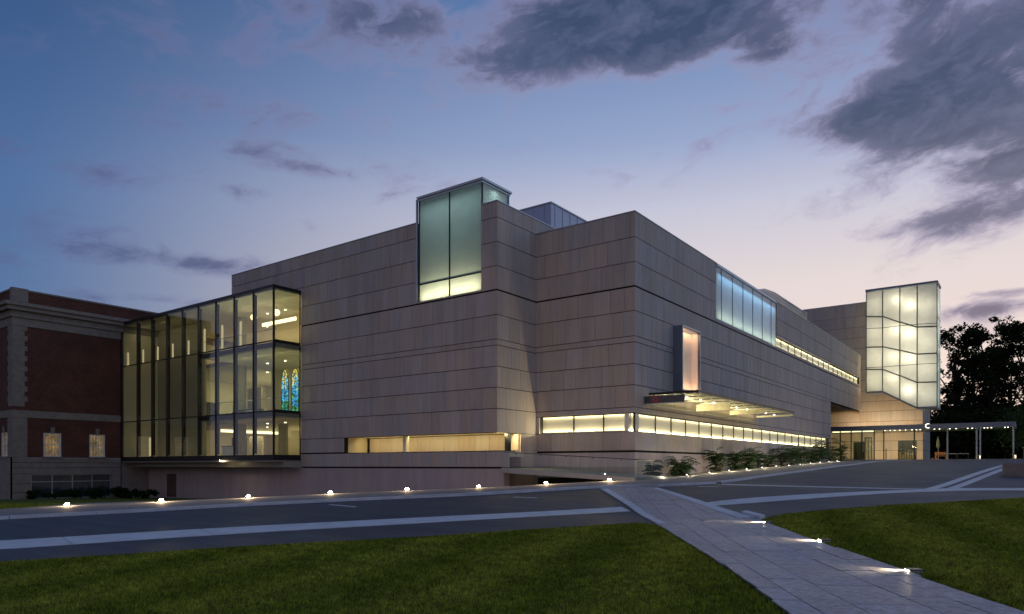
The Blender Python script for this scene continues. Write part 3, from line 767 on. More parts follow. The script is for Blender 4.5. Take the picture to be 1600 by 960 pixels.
# ------------------------------------------------------------------ strip windows
def strip_window(axis, c, a, b, z0, z1, modules, depth, power, top_power=0.0, out=.05):
    """recessed band of frosted panes with a linear lamp along the sill; axis 'y': runs along X on plane Y=c; axis 'x': runs along Y on plane X=c"""
    P = (lambda u, d, z: (u, c + d, z)) if axis == 'y' else (lambda u, d, z: (c - d, u, z))
    def B(mb, u0, u1, d0, d1, za, zb, fm=None):
        p, q = P(u0, d0, za), P(u1, d1, zb); mb.box(p[0], q[0], p[1], q[1], p[2], q[2], fm=fm); return mb
    fr_ = MB()
    B(fr_, a, b, .075, depth + .1, z0 - .06, z0); B(fr_, a, b, .075, depth + .1, z1, z1 + .06)
    B(fr_, a, b, depth + .12, depth + .4, z0, z1)
    w_ = fr_.build('strip_window', [WHITE], museum)
    n_ = len(modules) - 1
    front = {'y': '-y', 'x': '+x'}[axis]
    for i in range(n_):
        u0, u1 = modules[i], modules[i + 1]
        B(MB(), u0 + .03, u1 - .03, depth, depth + .03, z0 + .01, z1 - .01).build('frosted_pane', [WHITE_GLASS], w_)
        if i: B(MB(), u0 - .03, u0 + .03, depth - .06, depth + .02, z0 + .005, z1 - .005).build('mullion', [METAL_D], w_)
    fx = B(MB(), a + .05, b - .05, depth - .06, depth - .005, z0 + .002, z0 + .035).build('sill_lamp', [METAL_L], w_)
    v = Vector(P(0, 0, 0)); up = Vector(P(0, out, 1.0)) - v
    seg = max(1, round((b - a) / 12.5))
    for k in range(seg):
        u0 = a + .06 + (b - a - .12) * k / seg; u1 = a + .06 + (b - a - .12) * (k + 1) / seg
        strip_light('sill_light', P(u0, depth - .05, z0 + .05), P(u1, depth - .05, z0 + .05), .05, up, power * (u1 - u0), LED, w_)
        if top_power:
            dn = Vector(P(0, .12, -1.0)) - v
            strip_light('head_light', P(u0, depth - .06, z1 - .03), P(u1, depth - .06, z1 - .03), .04, dn, top_power * (u1 - u0), LED, w_)
    return w_
WHITE_GLASS = simple('white_back_painted_glass', (0.76, 0.74, 0.60), 0.35, 0.5, 0, 0.05, 1.2, 0.05)
strip_window('y', 0.0, -6.87, -.12, 2.06, 3.17, [-6.87, -4.45, -2.3, -.12], .36, 21.0, 3.0, out=-.95)
strip_window('x', 0.0, .12, 49.9, 2.06, 3.17, [.12, 1.1] + [1.1 + 2.44 * k for k in range(1, 20)] + [49.9], .36, 7.0, 3.0, out=.22)
bx('corner_post', METAL_D, museum, -.13, -.03, .03, .13, 2.06, 3.17)
strip_window('x', 0.02, 28.8, 67.5, 11.08, 11.95, [28.8 + 2.42 * k for k in range(17)], .30, 4.0, 3.0)
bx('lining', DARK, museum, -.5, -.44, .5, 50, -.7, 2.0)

# ------------------------------------------------------------------ roof lantern on the left block
lan = MB()
x0, x1, y0, y1 = LAN[0] + .12, LAN[1] - .06, -4.0, -1.5
lan.box(x0 - .02, x1 + .02, y1 + .02, y1 + .3, 10.6, 17.75)
lan.box(x0 - .1, x1 + .02, y0 - .05, y1 + .3, 10.62, 10.86)
lant = lan.build('roof_lantern', [TEAL], museum)
mb = MB(); mb.box(x0 - .14, x1 + .14, y0 - .14, y1 + .44, 17.76, 17.90); mb.box(x0 - .06, x1 + .06, y0 - .07, y1 + .36, 17.62, 17.755)
mb.build('metal_cap', METAL_L, lant)
xm = (x0 + x1) / 2
for (a, b) in ((x0, xm), (xm, x1)):
    for (za, zb) in ((10.9, 12.02), (12.1, 17.6)):
        MB().box(a + .04, b - .04, y0, y0 + .03, za, zb, 1, {'-y': 0}).build('frosted_pane', [FROST_T, GLASS_IN], lant)
MB().box(x1 - .03, x1, y0 + .06, y1, 12.1, 17.6, 1, {'+x': 0}).build('frosted_pane', [FROST_T, GLASS_IN], lant)
MB().box(x0, x0 + .03, y0 + .06, y1, 10.9, 17.6, 1, {'-x': 0}).build('frosted_pane', [FROST_T, GLASS_IN], lant)
for xx in (x0, xm, x1): bx('mullion', METAL_D, lant, xx - .04, xx + .04, y0 - .04, y0 + .05, 10.88, 17.61)
bx('transom', METAL_D, lant, x0 + .05, xm - .05, y0 - .035, y0 + .04, 12.02, 12.1); bx('transom', METAL_D, lant, xm + .05, x1 - .05, y0 - .035, y0 + .04, 12.02, 12.1)
bx('mullion', METAL_L, lant, x1 - .05, x1 + .02, y1 - .05, y1 + .015, 15.9, 17.6)
bx('jamb_panel', METAL_L, lant, LAN[0] - .02, LAN[0] + .06, YP - .01, y0 - .05, 10.9, 17.7)
strip_light('lantern_light', (x0 + .2, y0 + .55, 10.95), (x1 - .2, y0 + .55, 10.95), .3, (0, -.30, 1), 92, (1.0, .86, .54), lant)
strip_light('lantern_light', (x0 + .2, y0 + 1.2, 17.5), (x1 - .2, y0 + 1.2, 17.5), .5, (0, .1, -1), 42, (.62, .85, .88), lant)  # cool strip added at the top, stands in for daylight on the panes

# ------------------------------------------------------------------ clerestory on the right facade
cl = MB(); ya, yb, za, zb = 13.44, 28.72, 11.03, 14.98
cl.box(-2.2, -2.0, ya, yb, za, zb); cl.box(-2.0, -.02, ya, yb, za - .2, za - .02)
cler = cl.build('clerestory', [BLUE], museum)
mods = [13.44, 14.55, 17.0, 19.5, 22.0, 24.6, 27.2, 28.72]
for a, b in zip(mods, mods[1:]):
    MB().box(-.05, -.02, a + .03, b - .03, za + .03, zb - .02, 1, {'+x': 0}).build('frosted_pane', [FROST_B, GLASS_IN], cler)
for a in mods[1:-1]: bx('mullion', METAL_L, cler, -.06, .03, a - .025, a + .025, za + .02, zb - .01)
mb = MB(); pr = [(-2.3, 15.0)] + [(-.55 + .62 * math.sin(t * math.pi / 16), 15.0 + .45 * math.cos(t * math.pi / 16)) for t in range(0, 9)]
pr = [(-2.3, 14.99), (-2.3, 15.45)] + pr[1:]
mb.prism(pr, 'y', 13.42, 28.74); mb.build('curved_cap', METAL_L, cler)
strip_light('clerestory_light', (-.45, 13.7, za + .05), (-.45, 28.5, za + .05), .3, (.3, 0, 1), 90, (1.0, .88, .55), cler)
strip_light('clerestory_light', (-.4, 13.7, za + 3.6), (-.4, 28.5, za + 3.6), .3, (-.2, 0, -1), 130, (.50, .76, 1.0), cler)  # cool strip added under the cap to turn the panes bluer
bx('dark_jamb', METAL_D, museum, -.3, .02, 28.74, 28.9, 11.96, 15.0)

# ------------------------------------------------------------------ tall bay window
bay = MB(); by0, by1, bz0, bz1, bp = 5.55, 8.6, 4.95, 9.22, .62
bay.box(0.0, bp, by0, by0 + .10, bz0, bz1); bay.box(0.0, bp, by1 - .10, by1, bz0, bz1)
bay.box(0.0, bp, by0 + .10, by1 - .10, bz1 - .12, bz1); bay.box(0.0, bp, by0 + .10, by1 - .10, bz0, bz0 + .1)
bayo = bay.build('bay_window', [METAL_B], museum)
mb = MB(); mb.box(.004, .06, by0 + .12, by1 - .12, bz0 + .12, bz1 - .14); mb.box(.061, bp - .08, by0 + .101, by0 + .12, bz0 + .11, bz1 - .13); mb.box(.061, bp - .08, by1 - .12, by1 - .101, bz0 + .11, bz1 - .13)
mb.build('peach_lining', [PEACH], bayo)
bx('glass_pane', [GLASS], bayo, bp - .06, bp - .04, by0 + .12, by1 - .12, bz0 + .11, bz1 - .13)
mb = MB(); mb.box(bp + .002, bp + .05, by0, by0 + .07, bz0, bz1); mb.box(bp + .002, bp + .05, by1 - .07, by1, bz0, bz1); mb.box(bp + .002, bp + .05, by0 + .07, by1 - .07, bz1 - .08, bz1)
mb.build('pale_frame', [METAL_L], bayo)
strip_light('bay_light', (.35, by0 + .2, bz1 - .16), (.35, by1 - .2, bz1 - .16), .15, (-.25, 0, -1), 36, (1.0, .72, .48), bayo)
strip_light('bay_light', (.35, by0 + .2, bz0 + .13), (.35, by1 - .2, bz0 + .13), .15, (-.25, 0, 1), 40, (1.0, .66, .44), bayo)

# ------------------------------------------------------------------ glass canopy hung on the right facade
CREAM = simple('cream_soffit', (.62, .58, .40), .6)
can = MB(); cy0, cy1, cxo, cz = 1.9, 22.6, 3.15, 4.25
can.box(.02, cxo, cy0, cy1, cz + .16, cz + .20)
cano = can.build('glass_canopy', [glass_mat('canopy_glass', (0.30, 0.42, 0.40), 2.0)], museum)
mb = MB(); mb.box(.02, cxo, cy0 - .05, cy0, cz + .10, cz + .24); mb.build('fascia', METAL_D, cano)
mb = MB(); mb.box(cxo + .002, cxo + .05, cy0 - .05, cy1, cz + .06, cz + .24); mb.build('fascia', METAL_D, cano)
k = 0
for yy in np.linspace(cy0 + .6, cy1 - .3, 10):
    bx('purlin', METAL_D, cano, .03, cxo - .01, yy - .025, yy + .025, cz + .115, cz + .155)
for xx in np.linspace(.35, cxo - .3, 5):
    bx('rafter', METAL_L, cano, xx - .02, xx + .02, cy0 + .02, cy1 - .02, cz + .085, cz + .113)
mb = MB(); mb.box(.05, cxo - .05, cy0 + .02, cy1 - .1, cz + .157, cz + .159); mb.build('frosted_soffit', [CREAM], cano)
# down-stand fins, crosswise to the wall
fin = MB(); fin.box(.02, 2.6, 1.22, 1.28, 3.78, 4.22); fin1 = fin.build('fin', [simple('slate_metal', (.075, .08, .095), .4, .5, .3)], cano)
mb = MB(); mb.box(.02, 2.6, 1.215, 1.285, 3.73, 3.78); mb.build('edge_strip', [METAL_L], fin1)
ring = MB()
for t in range(16):
    a0, a1 = 2 * math.pi * t / 16, 2 * math.pi * (t + 1) / 16
    q = [(.75 + r_ * math.cos(a_), 1.212, 4.0 + r_ * math.sin(a_)) for r_, a_ in ((.09, a0), (.17, a0), (.17, a1), (.09, a1))]
    ring.face(q)
ring.build('red_ring', RED, fin1)
for yy, zlo, xa, xb in ((8.9, 3.78, .25, 2.6), (15.8, 3.95, .2, 2.9), (22.5, 4.1, .1, 3.1)):
    bx('fin', [CREAM], cano, xa, xb, yy, yy + .06, zlo, cz - .005)
for yy in np.linspace(3.2, 21.5, 9):
    MB().lathe([(.06, 0), (.08, .05), (.05, .08)], (1.9, yy, cz - .09), 8).build('down_light', LAMP_S, cano)
bx('lamp_rail', METAL_L, cano, .10, .22, 2.2, 22.2, 3.70, 3.74)
strip_light('canopy_light', (.16, 2.2, 3.76), (.16, 8.7, 3.76), .06, (.8, 0, .6), 115, LED, cano)
strip_light('canopy_light', (.16, 9.2, 3.76), (.16, 22.2, 3.76), .06, (.8, 0, .6), 210, LED, cano)
strip_light('canopy_light', (.3, 7.9, 3.9), (2.5, 7.9, 3.9), .06, (0, 1, .1), 6, LED, cano)

# ------------------------------------------------------------------ glass pavilion on the left
YG = -6.63; GX0, GX1 = -49.85, -26.21; LV = (.80, 4.08, 9.30, 13.26)
MUL = [-49.8, -46.9, -44.25, -41.65, -39.05, -36.55, -33.93, -31.33, -28.75, -26.21]
mb = MB()
mb.box(GX0, GX1 - .02, YG + .02, 9.0, .30, .70); mb.box(GX0 - .05, GX1 - .02, YG + .9, YP + .02, -.12, .29)
mb.box(-36.6, GX1 - .12, YG + .28, -3.0, 3.72, 4.04); mb.box(-36.6, GX1 - .12, YG + .28, -3.0, 8.90, 9.24); mb.box(-49.8, GX1 - .12, -2.999, 9.0, 3.72, 4.04); mb.box(-49.8, GX1 - .12, -2.999, 9.0, 8.90, 9.24)
pav = mb.build('glass_pavilion', [FLOOR], museum)
mb = MB(); mb.box(GX0, GX1 + .0, YG + .02, 9.0, 13.28, 13.42); mb.build('roof_deck', METAL_D, pav)
mb = MB(); mb.box(-49.8, GX1 - .1, YG + .2, 9.0, 13.16, 13.27); mb.box(-36.55, GX1 - .14, YG + .5, -3.05, 8.86, 8.895); mb.box(-36.55, GX1 - .14, YG + .5, -3.05, 3.68, 3.715); mb.box(-49.7, GX1 - .14, -2.99, 8.9, 8.86, 8.895); mb.box(-49.7, GX1 - .14, -2.99, 8.9, 3.68, 3.715)
mb.build('ceiling', PLASTER, pav)
mb = MB()
mb.box(-49.8, GX1, 8.9, 9.1, .7, 13.2);  mb.box(-49.85, -49.75, -3.09, 8.9, .7, 13.1)
mb.box(GX1 - .0, GX1 + .1, YP + .5, 9.0, -.1, 13.3); mb.box(-49.85, -49.8, YG + .1, -3.3, .7, 13.2)
mb.box(-38.4, -33.3, 1.62, 1.9, 4.05, 8.85)
mb.box(-45.5, -43.3, 3.9, 4.1, .71, 3.0); mb.box(-43.6, -40.6, 4.5, 4.7, 9.26, 11.2); mb.box(-41.6, -39.4, 1.2, 1.4, 4.05, 7.4)
mb.build('inner_wall', PLASTER, pav)
mb = MB(); mb.box(-49.8, -41.4, -3.3, -3.1, .7, 13.1); mb.build('inner_wall', simple('beige_panel', (.36, .33, .245), .8, .3, 0, .12, .8), pav)
COLM = simple('grey_column', (.30, .28, .20), .7, .3, 0, .08)
for xx, yy in ((-37.6, -2.0), (-34.3, .0)):
    for za, zb in ((.71, 3.67), (4.05, 8.85), (9.25, 13.15)):
        if xx > -35 and za > 4: continue
        MB().lathe([(.42, 0), (.42, zb - za)], (xx, yy, za), 18).build('column', COLM, pav, smooth=False)
for i, (a, b) in enumerate(zip(MUL, MUL[1:])):
    for za, zb in zip(LV, LV[1:]):
        bx('glass_pane', [GLASS], pav, a + .04, b - .04, YG + .0, YG + .012, za + .05, zb - .05)
    bx('transom', METAL_D, pav, a + .045, b - .045, YG - .02, YG + .06, LV[1] - .045, LV[1] + .045)
    bx('transom', METAL_D, pav, a + .045, b - .045, YG - .02, YG + .06, LV[2] - .045, LV[2] + .045)
for za, zb in zip(LV, LV[1:]):
    bx('glass_pane', [GLASS], pav, GX1 - .012, GX1, YG + .05, YP - .1, za + .05, zb - .05)
for z in LV[1:3]:
    bx('transom', METAL_D, pav, GX1 - .05, GX1 + .03, YG + .07, YP - .06, z - .11, z + .11)
for i, a in enumerate(MUL):
    bx('mullion', METAL_D, pav, a - .042, a + .042, YG - .05, YG + .10, LV[0] + .02, LV[3] - .02)
    if 0 < i < 9: bx('steel_fin', [DARK], pav, a - .022, a + .022, YG + .105, YG + .30, LV[0] + .1, LV[3] - .2)
GLOW_STRIP = emit('warm_glow_strip', (1.0, .80, .46), .62)  # glowing strips, no real lamps: they imitate lit columns behind the mullions
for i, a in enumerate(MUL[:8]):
    bx('column_glow', [GLOW_STRIP], pav, a + .05, a + (.13 if i < 5 else .18), YG + .44, YG + .56, 9.45, 10.7 if i < 5 else 11.4)
for a in (-48.9, -46.6): bx('column_glow', [GLOW_STRIP], pav, a, a + .22, YG + .9, YG + 1.0, .9, 2.6)
bx('mullion', METAL_D, pav, GX1 - .06, GX1 + .03, YP - .10, YP - .055, LV[0] + .02, LV[3] + .1)
mb = MB(); mb.box(GX0, GX1 + .05, YG - .06, YG + .015, .42, .82); mb.box(GX1 - .015, GX1 + .05, YG + .016, YP - .055, .42, .82); mb.build('edge_beam', METAL_D, pav)
mb = MB(); mb.box(GX0, GX1 + .05, YG - .06, YG + .015, 13.24, 13.46); mb.box(GX1 - .015, GX1 + .05, YG + .016, YP - .055, 13.24, 13.46); mb.build('roof_edge', METAL_D, pav)
for z0 in (4.05, 9.25):
    rl = MB(); rl.tube([(-36.4, YG + .45, z0 + 1.05), (GX1 - .3, YG + .45, z0 + 1.05)], .025)
    r_ = rl.build('hand_rail', METAL_D, pav)
    bx('rail_glass', [GLASS_IN], r_, -36.4, GX1 - .3, YG + .44, YG + .455, z0 + .02, z0 + 1.0)
for z in (3.70, 8.88): bx('slab_edge', METAL_D, pav, -36.6, GX1 - .12, YG + .19, YG + .275, z, z + .36)
# linear lamps and general light of the rooms
bx('cove_light', [LINE], pav, -36.0, -31.2, -1.0, -.9, 12.35, 12.65)
bx('cove_light', [LINE], pav, -46.05, -45.95, 1.1, 8.8, 3.35, 3.62)
bx('cove_light', [LINE], pav, -49.7, -44.0, 8.7, 8.8, 11.6, 11.9)
for z, pw, cl_ in ((13.1, 300, (1.0, .78, .44)), (8.84, 330, (.96, .88, .46)), (3.66, 190, (1.0, .82, .46))):
    strip_light('ceiling_light', (-47.5, 3.5, z), (-28.0, 3.5, z), .25, (0, 0, -1), pw * 1.5, cl_, pav)
    strip_light('ceiling_light', (-36.0, -4.6, z), (-27.0, -4.6, z), .15, (0, .35, -1), pw * .55, cl_, pav)
    strip_light('floor_light', (-47.0, 6.5, z - (3.7 if z > 12 else 4.6 if z > 8 else 2.8)), (-30.0, 6.5, z - (3.7 if z > 12 else 4.6 if z > 8 else 2.8)), .15, (0, -.2, 1), pw * .9, cl_, pav)
for z in (4.15, 9.35): strip_light('floor_light', (-35.5, -5.2, z), (-27.0, -5.2, z), .1, (0, .15, 1), 95, (.92, .95, .55), pav)
for xx in (-48, -44.5, -41):
    strip_light('wall_washer', (xx - 1.2, YG + 1.2, 13.1), (xx + 1.2, YG + 1.2, 13.1), .2, (0, .5, -1), 14, (1.0, .82, .45), pav)
    strip_light('floor_washer', (xx - 1.2, YG + 1.6, .78), (xx + 1.2, YG + 1.6, .78), .2, (0, .6, 1), 7, (1.0, .80, .42), pav)
for xx in MUL[1:-1]:
    point('fin_light', (xx + .09, YG + .5, 9.9 if xx < -37 else 6.0), 5, LED, .03, pav)
# furniture-scale things inside that show through the glass
for i, xx in enumerate((-36.65, -35.12)):
    W = 1.0; z0, z1 = 4.9, 8.0
    root = thing('stained_glass_window', ['glowing pointed stained glass lancet, left of the pair behind the glass corner', 'glowing pointed stained glass lancet, right of the pair behind the glass corner'][i], 'stained glass', (xx + W / 2, 1.55, z0), group='pair of stained glass lancets')
    pts = [(xx, z0), (xx + W, z0), (xx + W, z1)] + [(xx + W - W * (1 - math.cos(t)) , z1 + 1.0 * math.sin(t * 1.0)) for t in np.linspace(.2, math.pi / 3, 5)]
    pts += [(2 * xx + W - p[0], p[1]) for p in reversed(pts[3:-1])] + [(xx, z1)]
    MB().prism(pts, 'y', 1.50, 1.54).build('coloured_glass', STAINED, root)
    cxm, czm = xx + W / 2, z0 + 1.7
    bar = MB()
    for k in range(5): bar.box(xx, xx + W, 1.46, 1.495, z0 + .6 * k + .3, z0 + .6 * k + .33)
    bar.box(cxm - .015, cxm + .015, 1.455, 1.4955, z0, z1 + .7); bar.build('lead_bar', DARK, root)
    mb = MB()
    for a, b in zip(pts, pts[1:] + pts[:1]): mb.tube([(a[0], 1.5, a[1]), (b[0], 1.5, b[1])], .035, 4)
    mb.build('stone_frame', DARK, root)
for (xx, lb) in ((-31.0, 'round globe lamp hanging nearest the glass corner on the top floor'), (-34.2, 'round globe lamp hanging behind the pavilion front on the top floor')):
    root = thing('globe_lamp', lb, 'lamp', (xx, -3.0, 12.2), group='globe lamps of the top floor')
    g = MB(); g.lathe([(.28 * math.sin(t), -.28 * math.cos(t)) for t in np.linspace(.12, math.pi - .12, 10)], (xx, -3.0, 12.62), 14)
    g.build('globe', GLOBE, root, smooth=True)
    MB().tube([(xx, -3.0, 12.91), (xx, -3.0, 13.15)], .02, 5).build('stem', METAL_D, root)
root = thing('bench', 'low dark bench by the glass front on the middle floor', 'bench', (-31.6, YG + 1.6, 4.05))
bx('seat', [METAL_D], root, -33.0, -30.2, YG + 1.3, YG + 1.9, 4.42, 4.52)
for xx in (-32.8, -30.4): bx('leg', [METAL_D], root, xx - .05, xx + .05, YG + 1.35, YG + 1.85, 4.05, 4.419)
mb = MB()
for (x0_, x1_, y_, z0_, z1_) in ((-47.5, -46.3, 8.88, .72, 3.0), (-43.8, -42.2, 8.88, .72, 3.0), (-46.5, -45.0, 8.88, 4.06, 6.5), (-44.5, -41.0, 8.88, 9.26, 11.4)): mb.box(x0_, x1_, y_, y_ + .015, z0_, z1_)
mb.box(-49.745, -49.735, 1.5, 3.0, 4.06, 6.6); mb.box(-49.745, -49.735, 4.2, 6.8, 9.26, 11.6); mb.box(-49.745, -49.735, -1.4, .2, .72, 3.0); mb.box(-49.745, -49.735, 4.6, 6.4, .72, 3.0)
mb.build('dark_doorway', simple('dark_opening', (.06, .055, .045), .6), pav)
for z in (3.66, 8.84, 13.14):
    for xx in (-29.0, -31.5, -34.0, -39.0, -43.0):
        MB().lathe([(.09, -.05), (.09, 0)], (xx, -1.8 if xx > -36 else 1.6, z - .002), 8).build('down_light', LAMP_S, pav)
root = thing('reception_desk', 'pale low desk inside the ground floor of the glass pavilion', 'desk', (-39.5, -1.5, .71))
bx('desk_front', [WHITE], root, -41.0, -38.4, -1.8, -1.72, .71, 1.75); bx('desk_top', [METAL_D], root, -41.1, -38.3, -1.85, -1.1, 1.752, 1.80)
root = thing('display_case', 'dark display case beside the column on the middle floor', 'display case', (-40.2, -.6, 4.05))
bx('plinth', [METAL_D], root, -40.9, -39.5, -.9, -.2, 4.05, 4.95); bx('glass_pane', [GLASS], root, -40.85, -39.55, -.85, -.25, 4.952, 5.7)
spot_t = thing('soffit_spotlight', 'tiny bright spotlight under the edge of the glass pavilion', 'lamp', (-33.0, YG - .2, .40))
MB().lathe([(.05, 0), (.09, .06), (.09, .1)], (-33.0, YG - .16, .40), 10).build('housing', METAL_D, spot_t)
MB().lathe([(.06, 0), (.06, .02)], (-33.0, YG - .16, .375), 10).build('lens', LAMP, spot_t)
point('lamp_light', (-33.0, YG - .16, .25), 12, WARM, .05, spot_t)
bx('service_door', [simple('brown_door', (.12, .075, .06), .6)], museum, -46.4, -44.7, YP + .03, YP + .07, -2.9, -.75)

# ------------------------------------------------------------------ loggia behind the long low opening, ramp, railing
mb = MB(); mb.box(-21.3, XQ + .4, YP + .06, -1.96, .55, .88); mb.box(-21.3, XQ - .06, YP + .4, -1.96, 2.06, 2.2); mb.box(-21.5, -21.26, YP + .1, -1.9, .55, 2.3)
mb.build('loggia', [PLASTER], museum)
log = [o for o in museum.children if o.name.startswith('loggia')][0]
strip_light('loggia_light', (-20.8, -2.9, 2.04), (XQ - .3, -2.9, 2.04), .12, (0, .5, -1), 110, (1.0, .80, .36), log)
strip_light('passage_light', (XQ - .5, -3.6, 1.96), (XQ - .5, -2.1, 1.96), .1, (.8, .35, -.5), 55, (1.0, .78, .34), log)
bx('lower_wall', [STONE_LOW], log, -21.2, XQ - .36, -1.83, -1.6, -3.0, .5)
bx('end_wall', [STONE], log, XQ - .35, XQ + .08, -1.84, -.001, -3.0, 2.02)
bx('pier', [WHITE], log, -16.2, -15.9, -3.2, -2.9, .885, 2.055)
bx('pier', [METAL_D], log, XQ - .33, XQ - .06, -3.0, -2.7, -.25, 2.02)
mb = MB(); pts = [(-6.62, -.12), (2.2, -.62), (2.2, -.86), (-6.62, -.42)]
mb.prism(pts, 'y', -4.45, -.02); ramp = mb.build('ramp', [CONC], museum); 
bx('ramp_shade_wall', [DARK], museum, -6.6, 1.8, -.6, -.3, -3.5, -.75)  # black wall: the shade under the ramp is put into its colour
rail = thing('glass_railing', 'clear glass railing with thin dark handrail along the corner ramp', 'railing', (-2, -4.4, -.4))
for k in range(5):
    xa, xb = -6.5 + 1.74 * k, -6.5 + 1.74 * (k + 1) - .04
    za, zb = -.12 - .0568 * (xa + 6.62), -.12 - .0568 * (xb + 6.62)
    MB().prism([(xa, za), (xb, zb), (xb, zb + .98), (xa, za + .98)], 'y', -4.40, -4.385).build('glass_panel', GLASS, rail)
mb = MB(); mb.tube([(-6.5, -4.33, .81), (2.3, -4.33, .32)], .028, 6); mb.build('hand_rail', METAL_D, rail)
for k in range(5):
    xa = -5.6 + 1.74 * k; z = -.12 - .0568 * (xa + 6.62)
    bx('bracket', METAL_D, rail, xa - .03, xa + .03, -4.38, -4.30, z + .86, z + .90)
r2 = thing('glass_screen', 'clear glass guard turning round the foot of the corner ramp', 'railing', (2.3, -2.5, -.7))
MB().box(2.28, 2.295, -4.35, -1.2, -.78, .30).build('glass_panel', GLASS, r2)
mb = MB(); mb.tube([(2.29, -4.33, .32), (2.29, -1.2, .32)], .028, 6); mb.build('hand_rail', METAL_D, r2)

# ------------------------------------------------------------------ stair tower
tx0, tx1, ty0, ty1, tt = 1.13, 9.28, 66.0, 70.0, 23.33
tm = [tx0, 3.08, 5.1, 7.07, tx1]
def zt(px, py):
    dxr = ((px - CX) / F_PX); d1 = dxr * SS + CC; t = (ty0 - CAMY) / d1; return t * (HY - py) / F_PX
def zc(cx_, cy_): return zt(1260 + cx_ / 2.667, 420 + cy_ / 2.667)
STAIRBAR = simple('stair_frame', (.10, .105, .10), .4, .5, .3)
stair = MB()
stair.box(tx0 + .05, tx1 - .05, ty1 - .25, ty1 - .08, 10.2, 23.2)
sto = stair.build('stair_tower', [WHITE], museum)
# bottom profile: flat, falling, flat
zb0, zb1, zb2, zb3 = zc(250, 513), zc(318, 513), zc(465, 577), zc(547, 577)
zb0 = zb1 = (zb0 + zb1) / 2; zb2 = zb3 = (zb2 + zb3) / 2
def bottom(x):
    return float(np.interp(x, [tm[0], tm[1], tm[3], tm[4]], [zb0, zb1, zb2, zb3]))
# glazing lines across the front: (x at the four mullion lines -> z)
lines = [[zc(250, 200), zc(318, 200), zc(394, 223), zc(470, 243), zc(547, 240)],
         [zc(250, 328), zc(318, 326), zc(394, 340), zc(470, 356), zc(547, 352)],
         [zc(250, 420), zc(318, 420), zc(394, 446), zc(470, 474), zc(547, 472)]]
thin = [[zc(250, 250), zc(318, 247), zc(394, 238), zc(470, 231), zc(547, 227)],
        [zc(250, 413), zc(318, 410), zc(394, 404), zc(470, 398), zc(547, 394)]]
tops = [tt - .1] * 5
bots = [bottom(x) for x in tm]
rows = [tops] + lines + [bots]
for i in range(4):
    a, b = tm[i] + .045, tm[i + 1] - .045
    for r0, r1 in zip(rows, rows[1:]):
        za0, zb0_ = r0[i] - .07, r0[i + 1] - .07; za1, zb1_ = r1[i] + .07, r1[i + 1] + .07
        P = MB(); n0 = 0
        P.prism([(a, za1), (b, zb1_), (b, zb0_), (a, za0)], 'y', ty0, ty0 + .03)
        P.m = [0, 1, 1, 1, 1, 1]
        P.build('frosted_pane', [FROST, GLASS_IN], sto)
    for ln, hw, nm in [(l, .07, 'transom') for l in lines] + [(l, .035, 'stringer') for l in thin]:
        P = MB(); yo = (-.04, .05) if nm == 'transom' else (-.03, -.004)
        P.prism([(tm[i] + (.05 if nm == 'transom' else .05), ln[i] - hw), (tm[i + 1] - .05, ln[i + 1] - hw), (tm[i + 1] - .05, ln[i + 1] + hw), (tm[i] + .05, ln[i] + hw)], 'y', ty0 + yo[0], ty0 + yo[1])
        P.build(nm, STAIRBAR, sto)
for i, x in enumerate(tm): bx('mullion', STAIRBAR, sto, x - .05, x + .05, ty0 - .05, ty0 + .05, bots[i] + .02, tt - .08)
mb = MB(); mb.box(tx0 - .1, tx1 + .1, ty0 - .12, ty1 - .05, tt - .05, tt + .22); mb.build('metal_cap', METAL_B, sto)
mb = MB(); mb.prism([(tx0 - .03, zb0 + .06), (tm[1], zb0 + .06), (tm[3], zb2 + .06), (tx1 + .03, zb2 + .06), (tx1 + .03, zb2 - .18), (tm[3], zb2 - .18), (tm[1], zb0 - .18), (tx0 - .03, zb0 - .18)], 'y', ty0 - .04, ty1 - .05)
mb.build('soffit', METAL_B, sto)
mb = MB(); mb.box(tx1 - .02, tx1 + .0, ty0 + .06, ty1 - .06, zb2 + .07, tt - .06, 1, {'+x': 0}); mb.build('frosted_pane', [FROST_B, GLASS_IN], sto)
mb = MB(); mb.box(tx0, tx0 + .02, ty0 + .06, ty1 - .06, zb0 + .07, tt - .06, 1, {'-x': 0}); mb.build('frosted_pane', [FROST, GLASS_IN], sto)
for z in (12.0, 15.5, 19.0): bx('transom', METAL_B, sto, tx1 + .001, tx1 + .04, ty0 + .06, ty1 - .06, z - .04, z + .04)
# the flights inside
for k in range(4):
    l = rows[k + 1]
    mb = MB(); mb.prism([(tm[1], l[1] - .12), (tm[3], l[3] - .12), (tm[3], l[3] + .12), (tm[1], l[1] + .12)], 'y', ty0 + .9, ty0 + 2.2); mb.build('flight', WHITE, sto)
    zl = (rows[k][0] + l[0]) / 2
    for (cx_, cy_, pw) in (((375, 130, 260), (432, 150, 300)), ((372, 255, 230), (430, 270, 300)), ((365, 365, 200), (430, 372, 260)), ((362, 455, 200), (425, 505, 330)))[k]:
        px_ = 1260 + cx_ / 2.667; d1 = ((px_ - CX) / F_PX) * SS + CC; t = (ty0 - CAMY) / d1
        X = CAMX + t * (((px_ - CX) / F_PX) * CC - SS)
        point('stair_light', (X, ty0 + .8, zc(cx_, cy_)), pw * .22, (1.0, .91, .70), .42, sto)
    point('stair_light', (2.1, ty0 + 1.5, zl), 60, (1.0, .91, .68), .5, sto)
    point('stair_light', (8.2, ty0 + 1.5, (rows[k][4] + l[4]) / 2), 66, (1.0, .91, .68), .5, sto)

